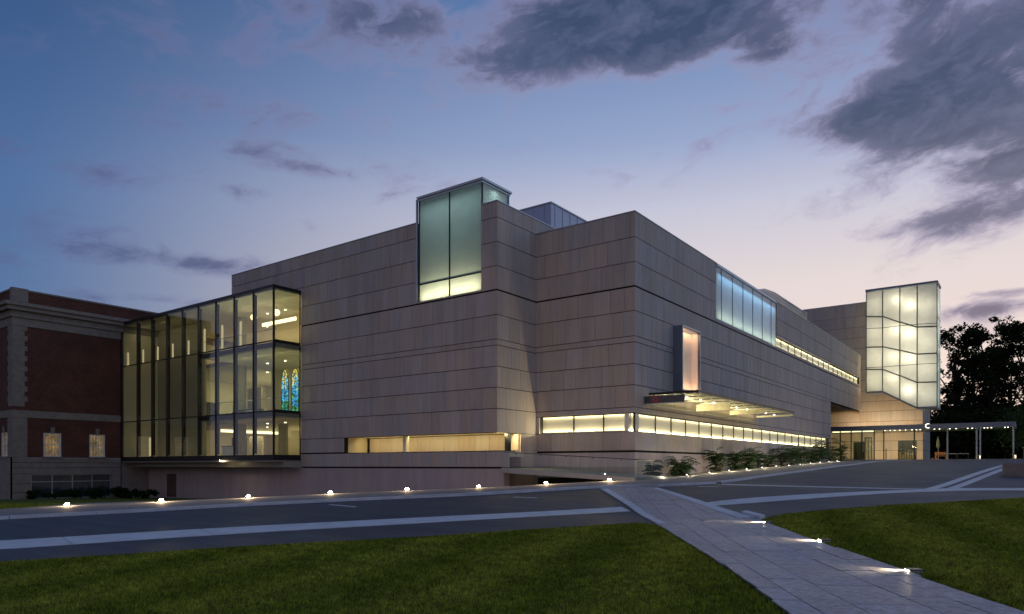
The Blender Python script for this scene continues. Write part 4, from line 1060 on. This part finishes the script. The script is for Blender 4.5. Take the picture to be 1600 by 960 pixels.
# ------------------------------------------------------------------ entrance: canopy, glass screen, doors
YC, ez = 61.5, .74
ent = MB(); ent.box(-2.6, 17.4, YC, 69.9, 4.52, 4.66)
eo = ent.build('entrance_canopy', [METAL_L], museum)
mb = MB(); mb.box(-2.6, 17.45, YC - .06, YC - .005, 4.48, 5.10); mb.box(17.401, 17.45, YC - .004, 69.9, 4.48, 5.1); mb.build('fascia', METAL_B, eo)
for xx in (10.75, 13.7, 14.05, 17.25):
    MB().tube([(xx, YC + .3, ez - .05), (xx, YC + .3, 4.519)], .085, 8).build('post', METAL_L, eo)
def xat(px, Y):
    d = (px - CX) / F_PX; t = (Y - CAMY) / (d * SS + CC); return CAMX + t * (d * CC - SS)
gm = [xat(p, YC + .4) for p in (1299, 1313, 1330, 1347, 1366, 1381, 1428.5)]
for x in gm[1:]: bx('mullion', METAL_D, eo, x - .06, x + .06, YC + .32, YC + .48, ez - .04, 4.515)
for a, b in zip(gm[:5], gm[1:5]): bx('glass_pane', [GLASS], eo, a + .07, b - .07, YC + .39, YC + .405, ez + .02, 4.5)
bx('plinth', [CONC], eo, -2.6, 60, YC + .05, YC + .25, ez - .25, ez + .04)
mb = MB(); mb.box(gm[0] + .1, gm[4], YC + .55, YC + .72, 4.38, 4.5); mb.build('cove_light', LINE, eo)
door = MB(); xa, xb = xat(1351, YC + 1.6), xat(1362.5, YC + 1.6)
door.box(xa, xb, YC + 1.55, YC + 1.65, 3.55, 3.7); door.box(xa, xa + .1, YC + 1.55, YC + 1.65, ez, 3.549); door.box(xb - .1, xb, YC + 1.55, YC + 1.65, ez, 3.549); xm_ = (xa + xb) / 2; door.box(xm_ - .05, xm_ + .05, YC + 1.55, YC + 1.65, ez, 3.549)
do = door.build('glass_door', [METAL_D], eo)
bx('glass_pane', [GLASS], do, xa + .11, xm_ - .06, YC + 1.59, YC + 1.605, ez, 3.54); bx('glass_pane', [GLASS], do, xm_ + .06, xb - .11, YC + 1.59, YC + 1.605, ez, 3.54)
for (a, b, z1_, nm) in ((-1.2, .2, 3.3, 'dark_doorway'), (4.35, 6.55, 3.4, 'shop_window')):
    w_ = bx(nm, [METAL_D], museum, a, b, 70.10, 70.16, .7, z1_)
    bx('frame', [METAL_D], w_, a, a + .06, 69.99, 70.095, .7, z1_); bx('frame', [METAL_D], w_, b - .06, b, 69.99, 70.095, .7, z1_); bx('frame', [METAL_D], w_, a + .061, b - .061, 69.99, 70.095, z1_ - .06, z1_)
    bx('glass_pane', [GLASS], w_, a + .07, b - .07, 70.03, 70.04, .7, z1_ - .07)
shop = [o for o in museum.children if o.name.startswith('shop_window')][0]
for k in range(6): bx('lit_display', [WARMWIN], shop, 4.5 + .3 * k, 4.72 + .3 * k, 70.05, 70.09, .9, 1.25 + rnd.random() * .7)
# lamps of the canopy
for xx in [xat(p, YC + .6) for p in (1383, 1391, 1398, 1406, 1415, 1425, 1432, 1438)] + [xat(p, YC + .6) for p in (1460, 1468, 1484, 1494, 1512, 1519, 1538, 1543, 1549, 1570, 1575)]:
    MB().lathe([(.05, 0), (.07, .05), (.06, .07)], (xx, YC + .6, 4.44), 8).build('down_light', LAMP_S, eo)
for k, (xa, xb, pw) in enumerate(((-2.2, 3.2, 640), (3.4, 7.3, 520), (7.6, 12.0, 60), (12.2, 17.0, 50))):
    strip_light('canopy_light', (xa, YC + 1.2, 4.50), (xb, YC + 1.2, 4.50), .12, (0, .55, -1) if k < 2 else (0, .25, -1), pw, WARM, eo)
strip_light('wall_washer', (-2.2, 67.6, 4.75), (7.0, 67.6, 4.75), .15, (0, .62, 1), 330, WARM, eo)
arc = MB(); xs_ = xat(1450, YC - .1)
for t in range(10):
    a0, a1 = R(60) + R(240) * t / 10, R(60) + R(240) * (t + 1) / 10
    arc.prism([(xs_ + r_ * math.cos(a_), 4.88 + r_ * math.sin(a_)) for r_, a_ in ((.24, a0), (.285, a0), (.285, a1), (.24, a1))], 'y', YC - .10, YC - .07)
arc.build('crescent_lamp', LAMP_S, eo)

# ------------------------------------------------------------------ older brick building on the far left
BX, BY = -49.93, -15.43
brick = thing('brick_building', 'dark red brick building with stone cornice and quoins at the far left', 'building', (-58, -5, -2.9))
def holes_wall(axis, c, out, u0, u1, z0, z1, holes, t=.4):
    mb = MB()
    for q in sub_all([(u0, u1, z0, z1)], holes):
        if axis == 'y': mb.box(q[0], q[1], c, c - out * t, q[2], q[3])
        else: mb.box(c, c - out * t, q[0], q[1], q[2], q[3])
    return mb
WX = [(-13.15, -11.75), (-9.45, -8.1)]
wh = [(a, b, .80, 2.86) for a, b in WX]
holes_wall('x', BX, 1, BY + .1, 40, .70, 13.9, wh).build('wall', BRICK, brick)
holes_wall('y', BY, -1, -75, BX - .001, .70, 13.9, [(-52.55, -51.1, .80, 2.86)]).build('wall', BRICK, brick)
holes_wall('x', BX + .06, 1, BY - .06, 12, -3.6, .69, [(-14.1, -7.5, -2.85, -.77)]).build('base', TRIM, brick)
holes_wall('y', BY - .06, -1, -75, BX + .059, -3.6, .69, [(-54.3, -52.75, -2.85, -.6)]).build('base', TRIM, brick)
mb = MB(); mb.box(-74, BX - .45, BY + .45, 39, 14.1, 14.2); mb.build('roof', ROOFM, brick)
mb = MB(); mb.box(BX - .4, BX, BY + .1, 40, 13.901, 14.85); mb.box(-75, BX - .001, BY, BY + .4, 13.901, 14.85); mb.build('parapet', BRICK, brick)
for z0, z1, pr_, nm in ((11.85, 12.55, .08, 'cornice'), (12.551, 13.1, .22, 'cornice'), (13.101, 13.45, .55, 'cornice'), (13.451, 13.75, .75, 'cornice'), (4.09, 4.7, .08, 'belt_course'), (14.851, 14.98, .07, 'parapet_capping')):
    mb = MB(); mb.box(BX + .002, BX + pr_, BY - pr_, 40 if z0 > 10 else -6.75, z0, z1); mb.box(-75, BX + .001, BY - pr_, BY - .002, z0, z1); mb.build(nm, TRIM, brick)
bx('parapet_pier', [TRIM], brick, BX - .35, BX + .10, BY - .10, BY + 1.1, 13.90, 15.04)
z = .72; k = 0
while z < 11.8:
    h = .43
    if not (3.95 < z < 4.7):
        wq = 1.05 if k % 2 else .85
        if z < 4: wq = 1.05
        mb = MB(); mb.box(BX + .002, BX + .05, BY - .05, BY + wq, z + .01, min(z + h, 11.84)); mb.box(BX - wq, BX + .001, BY - .05, BY - .002, z + .01, min(z + h, 11.84)); mb.build('quoin_stone', TRIM, brick)
    z += h; k += 1
for k in range(4):
    z0 = -2.9 + .9 * k
for zz in (-2.3, -1.55, -.72, -.2, .25):
    mb = MB(); mb.box(BX + .058, BX + .066, BY - .05, -14.12 if zz < -.7 else -6.7, zz, zz + .035); mb.build('base_joint', DARK, brick)
def sash(axis, c, a, b, z0, z1, dim):
    """white sash window with glazing bars, curtain and lit room behind"""
    P = (lambda u, d, z: (u, c + d, z)) if axis == 'y' else (lambda u, d, z: (c - d, u, z))
    def B(mb, u0, u1, d0, d1, za, zb): p, q = P(u0, d0, za), P(u1, d1, zb); return mb.box(p[0], q[0], p[1], q[1], p[2], q[2])
    mb = MB(); B(mb, a + .001, a + .11, .03, .28, z0, z1); B(mb, b - .11, b - .001, .03, .28, z0, z1); B(mb, a + .111, b - .111, .03, .28, z1 - .11, z1); B(mb, a + .111, b - .111, .03, .28, z0, z0 + .1)
    B(mb, a + .111, b - .111, .10, .2, (z0 + z1) / 2 - .04, (z0 + z1) / 2 + .04)
    wd = mb.build('window', WHITE, brick)
    mb = MB()
    for k in range(1, 4): u = a + (b - a) * k / 4; B(mb, u - .015, u + .015, .12, .15, z0 + .1, z1 - .11)
    for k in (1, 2, 4, 5): zz = z0 + (z1 - z0) * k / 6; B(mb, a + .11, b - .11, .121, .149, zz - .015, zz + .015)
    mb.build('glazing_bar', WHITE, wd)
    B(MB(), a + .11, b - .11, .155, .165, z0 + .1, z1 - .1).build('glass_pane', GLASS, wd)
    B(MB(), a + .05, b - .05, .33, .36, z0 + .02, z1 - .02).build('lit_blind', CURTAIN, wd)
    B(MB(), a - .1, b + .1, -.16, .05, z0 - .12, z0 - .002).build('sill', TRIM, wd)
    mb = MB(); u = (a + b) / 2; B(mb, u - .16, u + .16, -.10, .1, z1 + .002, z1 + .5); mb.build('keystone', TRIM, wd)
m, n, out = mat('lit_curtain'); P = pos(n); x, y, z = n.sep(P)
fold = n.math('SINE', n.math('MULTIPLY', n.math('ADD', x, y), 26.0))
k = n.math('MULTIPLY', n.mapr(fold, -1, 1, .55, 1.1), n.mapr(n.noise(P, 1.7, 3, .6), .35, .65, .35, 1.25))
e = n.add('ShaderNodeEmission'); n.plug(e.inputs[0], n.mix(1.0, (1.0, .56, .20), n.comb(k, k, k), 'MULTIPLY')); e.inputs[1].default_value = .34; n.l.new(e.outputs[0], out.inputs[0]); CURTAIN = m
for a, b in WX: sash('x', BX, a, b, .80, 2.86, 1)
sash('y', BY, -52.55, -51.1, .80, 2.86, 1)
bw = holes_wall('x', BX - .12, 1, -14.1, -7.5, -2.85, -.77, [(-14.0 + 1.62 * k, -14.0 + 1.62 * k + 1.55, a_, b_) for k in range(4) for a_, b_ in ((-2.8, -1.42), (-1.36, -.83))], .1).build('basement_window', METAL_L, brick)
for k in range(4):
    for a_, b_ in ((-2.8, -1.42), (-1.36, -.83)):
        bx('glass_pane', [GLASS], bw, BX - .18, BX - .17, -14.0 + 1.62 * k, -14.0 + 1.62 * k + 1.55, a_, b_)
bx('basement_room', [simple('blue_grey_blind', (.035, .055, .085), .7)], brick, BX - .5, BX - .4, -14.2, -7.4, -2.9, -.7)
dr = bx('door', [simple('dark_door', (.05, .035, .02), .5)], brick, -54.2, -52.85, BY + .1, BY + .2, -2.85, -1.25)
bx('fan_light', [CURTAIN], dr, -54.2, -52.85, BY + .11, BY + .19, -1.2, -.65)
bx('door_pane', [CURTAIN], dr, -53.95, -53.1, BY + .085, BY + .098, -2.3, -1.4)
mb = MB(); mb.box(BX + .01, BX + .13, -6.74, -6.70, -3.0, 13.2); mb.build('down_pipe', METAL_D, brick)

# ------------------------------------------------------------------ ground lamps
ORD = ['first', 'second', 'third', 'fourth', 'fifth', 'sixth', 'seventh', 'eighth', 'ninth', 'tenth', 'eleventh', 'twelfth', 'thirteenth']
def lamp_proto(name, r, h, lens):
    t = thing(name, 'x', 'lamp')
    MB().lathe([(r * 1.25, -.02), (r * 1.25, h * .35), (r, h * .5), (r, h)], (0, 0, 0), 14).build('housing', METAL_D, t, center=False)
    MB().lathe([(r * .86, h), (r * .80, h + .035), (r * .3, h + .06)], (0, 0, 0), 14).build('lens', lens, t, center=False)
    return t
def copy_thing(src, loc, rz=0):
    c = src.copy(); col.objects.link(c); c.location = loc; c.rotation_euler = (0, 0, rz); ORG[c.name] = Vector(loc)
    for ch in src.children:
        d = ch.copy(); col.objects.link(d); d.parent = c
    return c
row = [(105, 795), (252, 789), (388, 783.5), (516, 776.5), (636, 770), (748, 765), (853, 761), (952, 755.5)]
D_ = [26.3 * (1 + .0367 * i) for i in range(8)]
rowp = []
for (px, py), D in zip(row, D_):
    xn = (px - CX) / F_PX; rowp.append((CAMX + D * (xn * CC - SS), CAMY + D * (xn * SS + CC)))
proto = lamp_proto('pavement_lamp', .085, .05, LAMP)
for i, (x, y) in enumerate(rowp):
    t = proto if i == 0 else copy_thing(proto, (0, 0, 0))
    t.location = (x, y, tz1(x, y) + .10)
    tag(t, f'{ORD[i]} glaring pavement lamp from the left in the row beside the driveway', 'lamp', 'bright lamps set along the pavement')
    point('lamp_light', (0, 0, .2), 48, (1.0, .70, .38), .05, None).parent = t
pl = [(2.0, -1.0 + 3.72 * k) for k in range(13)]
proto2 = lamp_proto('planter_lamp', .045, .03, LAMP_S)
for i, (x, y) in enumerate(pl):
    t = proto2 if i == 0 else copy_thing(proto2, (0, 0, 0))
    t.location = (x + .12, y, tz1(x, y) + .12)
    tag(t, f'{ORD[i]} small lamp from the near end of the row edging the shrub bed', 'lamp', 'small lamps along the shrub bed')
    point('lamp_light', (.16, 0, .18), 34, (1.0, .86, .58), .03, None).parent = t
pp = [ground_at(1196, 819), ground_at(1283, 848.5), ground_at(1421, 896)]
nvec = Vector((-dirp[1], dirp[0], 0))
for i, (x, y) in enumerate(pp):
    t = thing('path_lamp', ['farthest path lamp, beside the stub of kerb at the far end of the lawn edge', 'middle path lamp on the right edge of the footpath', 'nearest and largest path lamp on the right edge of the footpath'][i], 'lamp', (x, y, tz1(x, y)), math.atan2(dirp[1], dirp[0]) + math.pi, group='lamps edging the footpath')
    MB().box(-.085, .085, -.16, .03, -.02, .055).build('housing', CONC, t, center=False, bevel=.012)
    MB().box(-.055, .055, .031, .045, .012, .052).build('lens', LAMP, t, center=False)
    MB().box(-.10, .10, -.17, .06, .057, .068).build('hood', METAL_D, t, center=False)
    s = bpy.data.lights.new('lamp_light', 'SPOT'); s.energy = 130; s.color = (1.0, .78, .46); s.spot_size = R(95); s.spot_blend = .8; s.shadow_soft_size = .03
    so = bpy.data.objects.new('lamp_light', s); col.objects.link(so); so.parent = t; so.location = (0, .08, .07)
    so.rotation_euler = Vector((0, -1, .10)).to_track_quat('Z', 'Y').to_euler()
ax_, ay_ = ground_at(974, 748.5)
am = thing('amber_marker_lamp', 'low amber marker lamp at the foot of the corner ramp', 'lamp', (ax_, ay_, tz1(ax_, ay_) + .10))
MB().box(-.22, .22, -.05, .05, -.02, .05).build('housing', METAL_D, am, center=False); MB().box(-.20, .20, -.04, .04, .051, .09).build('lens', emit('amber_lens', (1.0, .34, .12), 1.6), am, center=False)
kb = thing('kerb_stub', 'short pale stone kerb at the far corner of the right lawn', 'kerb', (*ground_at(1172, 806), tz1(*ground_at(1172, 806))))
band(kb, 'kerb_stone', G([(1158, 806), (1187, 814)]), G([(1166, 804.5), (1196, 812)]), 1.0, PAVE_LIGHT, .12)
bx0, by0_ = ground_at(1566, 745); bz_ = tz1(bx0, by0_); print('block', bx0, by0_, bz_)
bl = thing('stone_block', 'long low stone block beside the gutter at the far right', 'stone block', (bx0 + 2.6, by0_ + .7, bz_))
bx('block', [TRIM], bl, bx0, bx0 + 5.2, by0_, by0_ + 1.4, bz_ - .15, bz_ + .0173 * math.hypot(bx0 - CAMX, by0_ - CAMY) * .92, bevel=.04)

# ------------------------------------------------------------------ planting
def fern(mb, base, h, n_stem, seed, spread=1.0):
    """sumac-like shrub: arching stems carrying paired leaflets on feathered fronds"""
    r = random.Random(seed); st = MB()
    for s in range(n_stem):
        a = 2.4 * s + r.uniform(-.5, .5); hh = h * r.uniform(.5, 1.0); rad = spread * r.uniform(.1, .55)
        top = Vector((math.cos(a) * rad, math.sin(a) * rad, hh)); mid = Vector((math.cos(a) * rad * .35, math.sin(a) * rad * .35, hh * .6))
        st.tube([(0, 0, 0), mid, top], [.022, .016, .01], 4)
        for fnd in range(r.randint(9, 12)):
            fa = a + r.uniform(-2.6, 2.6); L = r.uniform(.4, .75) * spread; t = r.uniform(.05, 1.0)
            o = Vector((0, 0, 0)).lerp(mid, t / .5) if t < .5 else mid.lerp(top, (t - .5) / .5); prev = o
            u = Vector((math.cos(fa), math.sin(fa), 0)); rise = r.uniform(.3, .95)
            for k in range(9):
                q = (k + 1) / 9; p = o + u * (L * q) + Vector((0, 0, L * (rise * q - .6 * q * q)))
                side = Vector((-u.y, u.x, 0)); ll = .21 * math.sin(math.pi * (q * .85 + .1)) * r.uniform(.8, 1.15)
                for sg in (-1, 1):
                    tip = p + side * sg * ll + u * .07 + Vector((0, 0, -.05 - r.uniform(0, .05)))
                    wv = u * .034
                    mb.face([p - wv, p.lerp(tip, .5) - wv * 1.3, tip, p.lerp(tip, .5) + wv * 1.3])
                prev = p
    return st
SH = [(1020, .9, 5, .75, 'open fern-leaved shrub standing alone nearest the museum corner'), (1063, 1.15, 10, .95, 'dense round fern-leaved shrub, second from the museum corner'),
      (1118, 1.35, 8, .8, 'upright fern-leaved shrub, third from the museum corner'), (1148, 1.25, 7, .9, 'fern-leaved shrub at the near end of the middle clump'),
      (1166, 1.45, 9, 1.0, 'tall fern-leaved shrub in the middle of the middle clump'), (1185, 1.2, 6, .9, 'fern-leaved shrub toward the far side of the middle clump'), (1200, 1.1, 4, .8, 'thin low fern-leaved shrub at the far end of the middle clump'),
      (1221, 1.45, 8, 1.1, 'fern-leaved shrub at the near end of the far clump'), (1236, 1.75, 10, 1.2, 'tall bushy shrub next to the near end of the far clump'), (1252, 1.6, 9, 1.1, 'bushy shrub in the middle of the far clump'),
      (1268, 1.4, 8, 1.0, 'lower shrub in the dip of the far clump'), (1281, 1.9, 10, 1.2, 'tall shrub past the dip of the far clump'), (1296, 2.1, 10, 1.2, 'tallest shrub close to the entrance recess'), (1315, 2.0, 6, 1.0, 'last fern-leaved shrub, in front of the entrance glass')]
for i, (px, h, ns, sp, lb) in enumerate(SH):
    X = .95 if i != 2 else .8
    d = (px - CX) / F_PX; t_ = (X - CAMX) / (d * CC - SS); Y = CAMY + t_ * (d * SS + CC)
    z = tz1(X, Y)
    root = thing('fern_shrub', lb, 'shrub', (X, Y, z), group='fern leaved shrubs along the museum wall')
    lf = MB(); st = fern(lf, None, h * 1.3, ns + 2, 40 + i, sp * 1.15)
    st.build('stem', BARK, root, center=False, fix=False)
    lf.build('foliage', LEAF, root, center=False, fix=False)
bed = drape('planting_bed', [(0.02, -1.2), (1.75, -1.2), (1.75, 50), (.02, 50)], .03, simple('bed_soil', (.06, .05, .04), .95, .1, 0, .4, 6, .8)); tag(bed, 'dark soil bed under the shrubs', kind='structure')

def cloud_leaves(mb, r, centers, n, size, squash=.8):
    for _ in range(n):
        c, rad = r.choice(centers)
        v = Vector((r.gauss(0, 1), r.gauss(0, 1), r.gauss(0, 1))).normalized() * rad * (r.random() ** .45)
        p = Vector(c) + Vector((v.x, v.y, v.z * squash))
        u = Vector((r.gauss(0, 1), r.gauss(0, 1), r.gauss(0, .7))).normalized(); q = u.orthogonal().normalized()
        q = (q * math.cos(r.random() * 6.28) + u.cross(q) * math.sin(r.random() * 6.28)); s = size * r.uniform(.6, 1.3)
        mb.face([p - u * s, p + q * s * .5, p + u * s, p - q * s * .5])
def tree(px, D, h, w_, seed, label, leaves=10500, size=.29, low=.12):
    xn = (px - CX) / F_PX; X = CAMX + D * (xn * CC - SS); Y = CAMY + D * (xn * SS + CC); z = tz1(X, Y)
    r = random.Random(seed); root = thing('broadleaf_tree', label, 'tree', (X, Y, z), group='dark trees behind the entrance canopy')
    tr = MB(); tr.tube([(0, 0, -.3), (.1, .1, h * .2), (-.1, .2, h * .45), (.1, 0, h * .8)], [.55, .42, .3, .08], 8)
    cl = []
    for k in range(24):
        a = k * 2.4 + r.uniform(-.4, .4); t = r.uniform(low, .93); rr = w_ * (math.sin(math.pi * min(.97, .22 + .70 * t)) ** .7) * r.uniform(.35, .9)
        zb = h * max(.12, t * .6); end = Vector((math.cos(a) * rr, math.sin(a) * rr, h * t))
        mid = Vector((math.cos(a) * rr * .5, math.sin(a) * rr * .5, (zb + h * t) * .5 + .3))
        tr.tube([(0, 0, zb), mid, end], [.2, .12, .04], 5)
        for q in range(6):
            off = Vector((r.gauss(0, 1), r.gauss(0, 1), r.gauss(0, .8))) * w_ * .13
            cl.append((end + off, r.uniform(.07, .16) * w_)); tr.tube([mid.lerp(end, .7), end + off], [.05, .015], 4)
    tr.build('trunk', BARK, root, center=False, fix=False)
    lf = MB(); cloud_leaves(lf, r, cl, leaves, size); lf.build('crown', TLEAF, root, center=False, fix=False)
tree(1493, 128, 25.5, 8.0, 3, 'dark leafy tree close behind the glowing stair tower')
tree(1548, 122, 26.0, 8.5, 5, 'tallest dark leafy tree behind the entrance canopy')
tree(1607, 118, 23.5, 8.5, 8, 'dark leafy tree at the right edge behind the canopy')
tree(1522, 150, 27.0, 8.0, 14, 'dark tree standing farther back between the two nearest the tower')
tree(1580, 150, 26.5, 9.0, 19, 'dark tree standing farther back toward the right edge')
def hedge(X, Y, lx, ly, h, rz, seed, name, label, cat, n, size, group=None, m=HEDGE):
    z = tz1(X, Y); root = thing(name, label, cat, (X, Y, z), rz, group); r = random.Random(seed)
    lf = MB(); cs = [((r.uniform(-lx / 2, lx / 2), r.uniform(-ly / 2, ly / 2), r.uniform(.15, 1) * h * .8), h * r.uniform(.2, .42)) for _ in range(int(12 + lx * 2))]
    cloud_leaves(lf, r, cs, n, size); lf.build('foliage', m, root, center=False, fix=False)
    st = MB()
    for k in range(int(lx / 1.5) + 2):
        x = r.uniform(-lx / 2, lx / 2); st.tube([(x, 0, -.1), (x + r.uniform(-.2, .2), r.uniform(-.2, .2), h * .6)], [.05, .015], 5)
    st.build('stem', BARK, root, center=False, fix=False)
hedge(-48.7, -10.9, 8.0, 1.1, 1.0, math.pi / 2, 2, 'clipped_hedge', 'low dark hedge along the foot of the brick building', 'hedge', 5000, .09)
hedge(-46.2, -6.9, 5.0, 1.2, .9, 0, 4, 'clipped_hedge', 'low dark hedge under the left end of the glass pavilion', 'hedge', 3600, .09)
for i, (px, D, lx, h, lb) in enumerate([(1478, 119, 14, 8.0, 'tall dark shrub mass beside the bluish end of the entrance wall'), (1530, 118, 14, 8.5, 'tall dark shrub mass behind the middle canopy posts'), (1588, 116, 15, 9.0, 'tall dark shrub mass behind the right end of the canopy'), (1640, 112, 14, 9.5, 'tall dark shrub mass beyond the right edge of the canopy'), (1556, 135, 30, 11.5, 'deep dark thicket under the trees behind the canopy')]):
    xn = (px - CX) / F_PX; hedge(CAMX + D * (xn * CC - SS), CAMY + D * (xn * SS + CC), lx, 3.0, h, math.atan2(SS, CC), 30 + i, 'dark_shrubbery', lb, 'shrubbery', 9000, .40, 'dark shrubbery behind the canopy', TLEAF)
xn = (1604 - CX) / F_PX; D = 88
hedge(CAMX + D * (xn * CC - SS), CAMY + D * (xn * SS + CC), 2.4, 2.0, 8.6, 0, 55, 'young_tree', 'small greener tree peeping in at the right edge', 'tree', 2600, .16, None, LEAF)

# ------------------------------------------------------------------ things under the entrance canopy
def bench_thing(x, y, rz, label, wmat, w_=1.6):
    t = thing('garden_bench', label, 'bench', (x, y, .76), rz, group='seats under the canopy')
    for k in range(4): MB().box(-w_ / 2, w_ / 2, -.25 + .13 * k, -.14 + .13 * k, .42, .46).build('seat_slat', wmat, t, center=False)
    for k in range(3): MB().box(-w_ / 2, w_ / 2, .26, .30, .55 + .15 * k, .66 + .15 * k).build('back_slat', wmat, t, center=False)
    for sx in (-1, 1):
        for sy in (-.24, .28): MB().box(sx * (w_ / 2 - .05) - .03, sx * (w_ / 2 - .05) + .03, sy - .03, sy + .03, 0, .98 if sy > 0 else .64).build('leg', wmat, t, center=False)
        MB().box(sx * (w_ / 2 - .05) - .035, sx * (w_ / 2 - .05) + .035, -.27, .25, .641, .68).build('arm_rest', wmat, t, center=False)
bench_thing(xat(1470, 66), 66, .3, 'warm wooden slatted seat under the canopy next to the left post', WOOD, 1.2)
t = thing('table', 'long dark table under the canopy between the posts', 'table', (xat(1495, 66), 66, .76))
MB().box(-1.3, 1.3, -.4, .4, .72, .77).build('table_top', METAL_L, t, center=False)
for sx in (-1.2, 0, 1.2):
    for sy in (-.3, .3): MB().box(sx - .04, sx + .04, sy - .04, sy + .04, 0, .719).build('leg', METAL_D, t, center=False)
t = thing('patio_umbrella', 'folded dark parasol leaning beside the bluish wall', 'parasol', (xat(1466, 67), 67, .76), .4)
MB().tube([(0, 0, 0), (0, 0, 2.9)], .03, 6).build('pole', METAL_L, t, center=False)
MB().lathe([(.05, 2.95), (.16, 2.5), (.24, 1.7), (.12, 1.5)], (0, 0, 0), 9).build('canopy', simple('grey_green_cloth', (.10, .12, .10), .9), t, center=False)
MB().lathe([(.3, 0), (.3, .08), (.06, .12)], (0, 0, 0), 12).build('base', CONC, t, center=False)
for i, (px, lb) in enumerate(((1531, 'short pale bollard at the foot of the paired canopy posts'), (1586.5, 'short pale bollard at the foot of the rightmost canopy post'))):
    x = xat(px, YC - .1); t = thing('bollard', lb, 'bollard', (x, YC - .1, .72), group='pale bollards at the canopy posts')
    MB().lathe([(.11, 0), (.11, .50), (.09, .56)], (0, 0, 0), 12).build('post', WHITE, t, center=False)
    MB().lathe([(.13, -.02), (.13, .05)], (0, 0, 0), 12).build('base_ring', METAL_D, t, center=False)
    point('lamp_light', (0, -.25, .35), 4, WARM, .04).parent = t
pw_ = thing('stone_planter', 'pale stone planter wall at the far right edge beyond the canopy', 'planter', (19.0, 60.5, .7))
bx('wall', [TRIM], pw_, 18.2, 22, 60.0, 61.0, .6, 2.0, bevel=.03); bx('cap', [CONC], pw_, 18.1, 22.1, 59.9, 61.1, 2.001, 2.12)
t = thing('sign_stand', 'slim dark sign stand in front of the entrance wall', 'sign', (xat(1384.5, 66), 66, .76))
MB().box(-.06, .06, -.03, .03, 0, 1.5).build('post', METAL_D, t, center=False); MB().box(-.2, .2, -.15, .15, -.02, .03).build('foot', METAL_D, t, center=False)

# ------------------------------------------------------------------ grass blades
def grass(name, poly, dens_near, dens_far, label, seed):
    g = np.random.default_rng(seed); P = np.array(poly); lo, hi = P.min(0), P.max(0)
    n = int((hi[0] - lo[0]) * (hi[1] - lo[1]) * dens_near); pts = g.random((n, 2)) * (hi - lo) + lo
    v = pts - np.array([CAMX, CAMY]); rr = v @ np.array([CC, SS]); D = v @ np.array([-SS, CC])
    keep = (D > 5.5) & (np.abs(rr) < D * .80 + 1.5) & (D < 45)
    pr = np.clip(np.interp(D, [6, 12, 20, 40], [1, .75, .42, .2]), 0, 1)
    keep &= g.random(n) < pr
    pts = pts[keep]; D = D[keep]
    ins = inside(poly, pts); pts = pts[ins] + g.normal(0, .028, (int(ins.sum()), 2)); D = D[ins]; n = len(pts)
    z = tz(pts[:, 0], pts[:, 1])
    a = g.random(n) * 2 * np.pi; h = g.uniform(.028, .062, n) * (1 + .35 * np.sin(pts[:, 0] * 1.3 + 2 * np.sin(pts[:, 1] * .9))*.4)
    wd = np.interp(D, [6, 12, 20, 40], [.006, .0085, .012, .018]); lean = g.normal(0, .022, (n, 2))
    c, s = np.cos(a) * wd, np.sin(a) * wd
    V = np.empty((n, 3, 3))
    V[:, 0] = np.stack([pts[:, 0] - c, pts[:, 1] - s, z - .005], -1); V[:, 1] = np.stack([pts[:, 0] + c, pts[:, 1] + s, z - .005], -1)
    V[:, 2] = np.stack([pts[:, 0] + lean[:, 0], pts[:, 1] + lean[:, 1], z + h], -1)
    me = bpy.data.meshes.new(name); me.vertices.add(n * 3); me.vertices.foreach_set('co', V.ravel())
    me.loops.add(n * 3); me.loops.foreach_set('vertex_index', np.arange(n * 3, dtype=np.int32))
    me.polygons.add(n); me.polygons.foreach_set('loop_start', np.arange(0, n * 3, 3, dtype=np.int32)); me.polygons.foreach_set('loop_total', np.full(n, 3, dtype=np.int32))
    me.update(calc_edges=True); me.materials.append(BLADE)
    o = bpy.data.objects.new(name, me); col.objects.link(o); tag(o, label, kind='stuff'); print(name, n)
ll_poly = lawn_l + lawn_l_edge[1:] + [c2w(-40, 2)] 
lr_poly = lawn_r + [c2w(50, 2)] + list(reversed(lawn_r_edge))
grass('lawn_grass', ll_poly, 2600, 0, 'short mown grass of the left lawn', 1)
grass('lawn_grass', lr_poly, 2600, 0, 'short mown grass of the right lawn', 2)
strip = G([(-60, 803), (0, 799.5), (70, 794.5), (140, 789), (210, 786), (330, 782.8)]) + [(-36, -8), (-49, -8), (-60, -17)]
grass('verge_grass', strip, 260, 0, 'rough grass verge between the pavement and the brick building', 3)
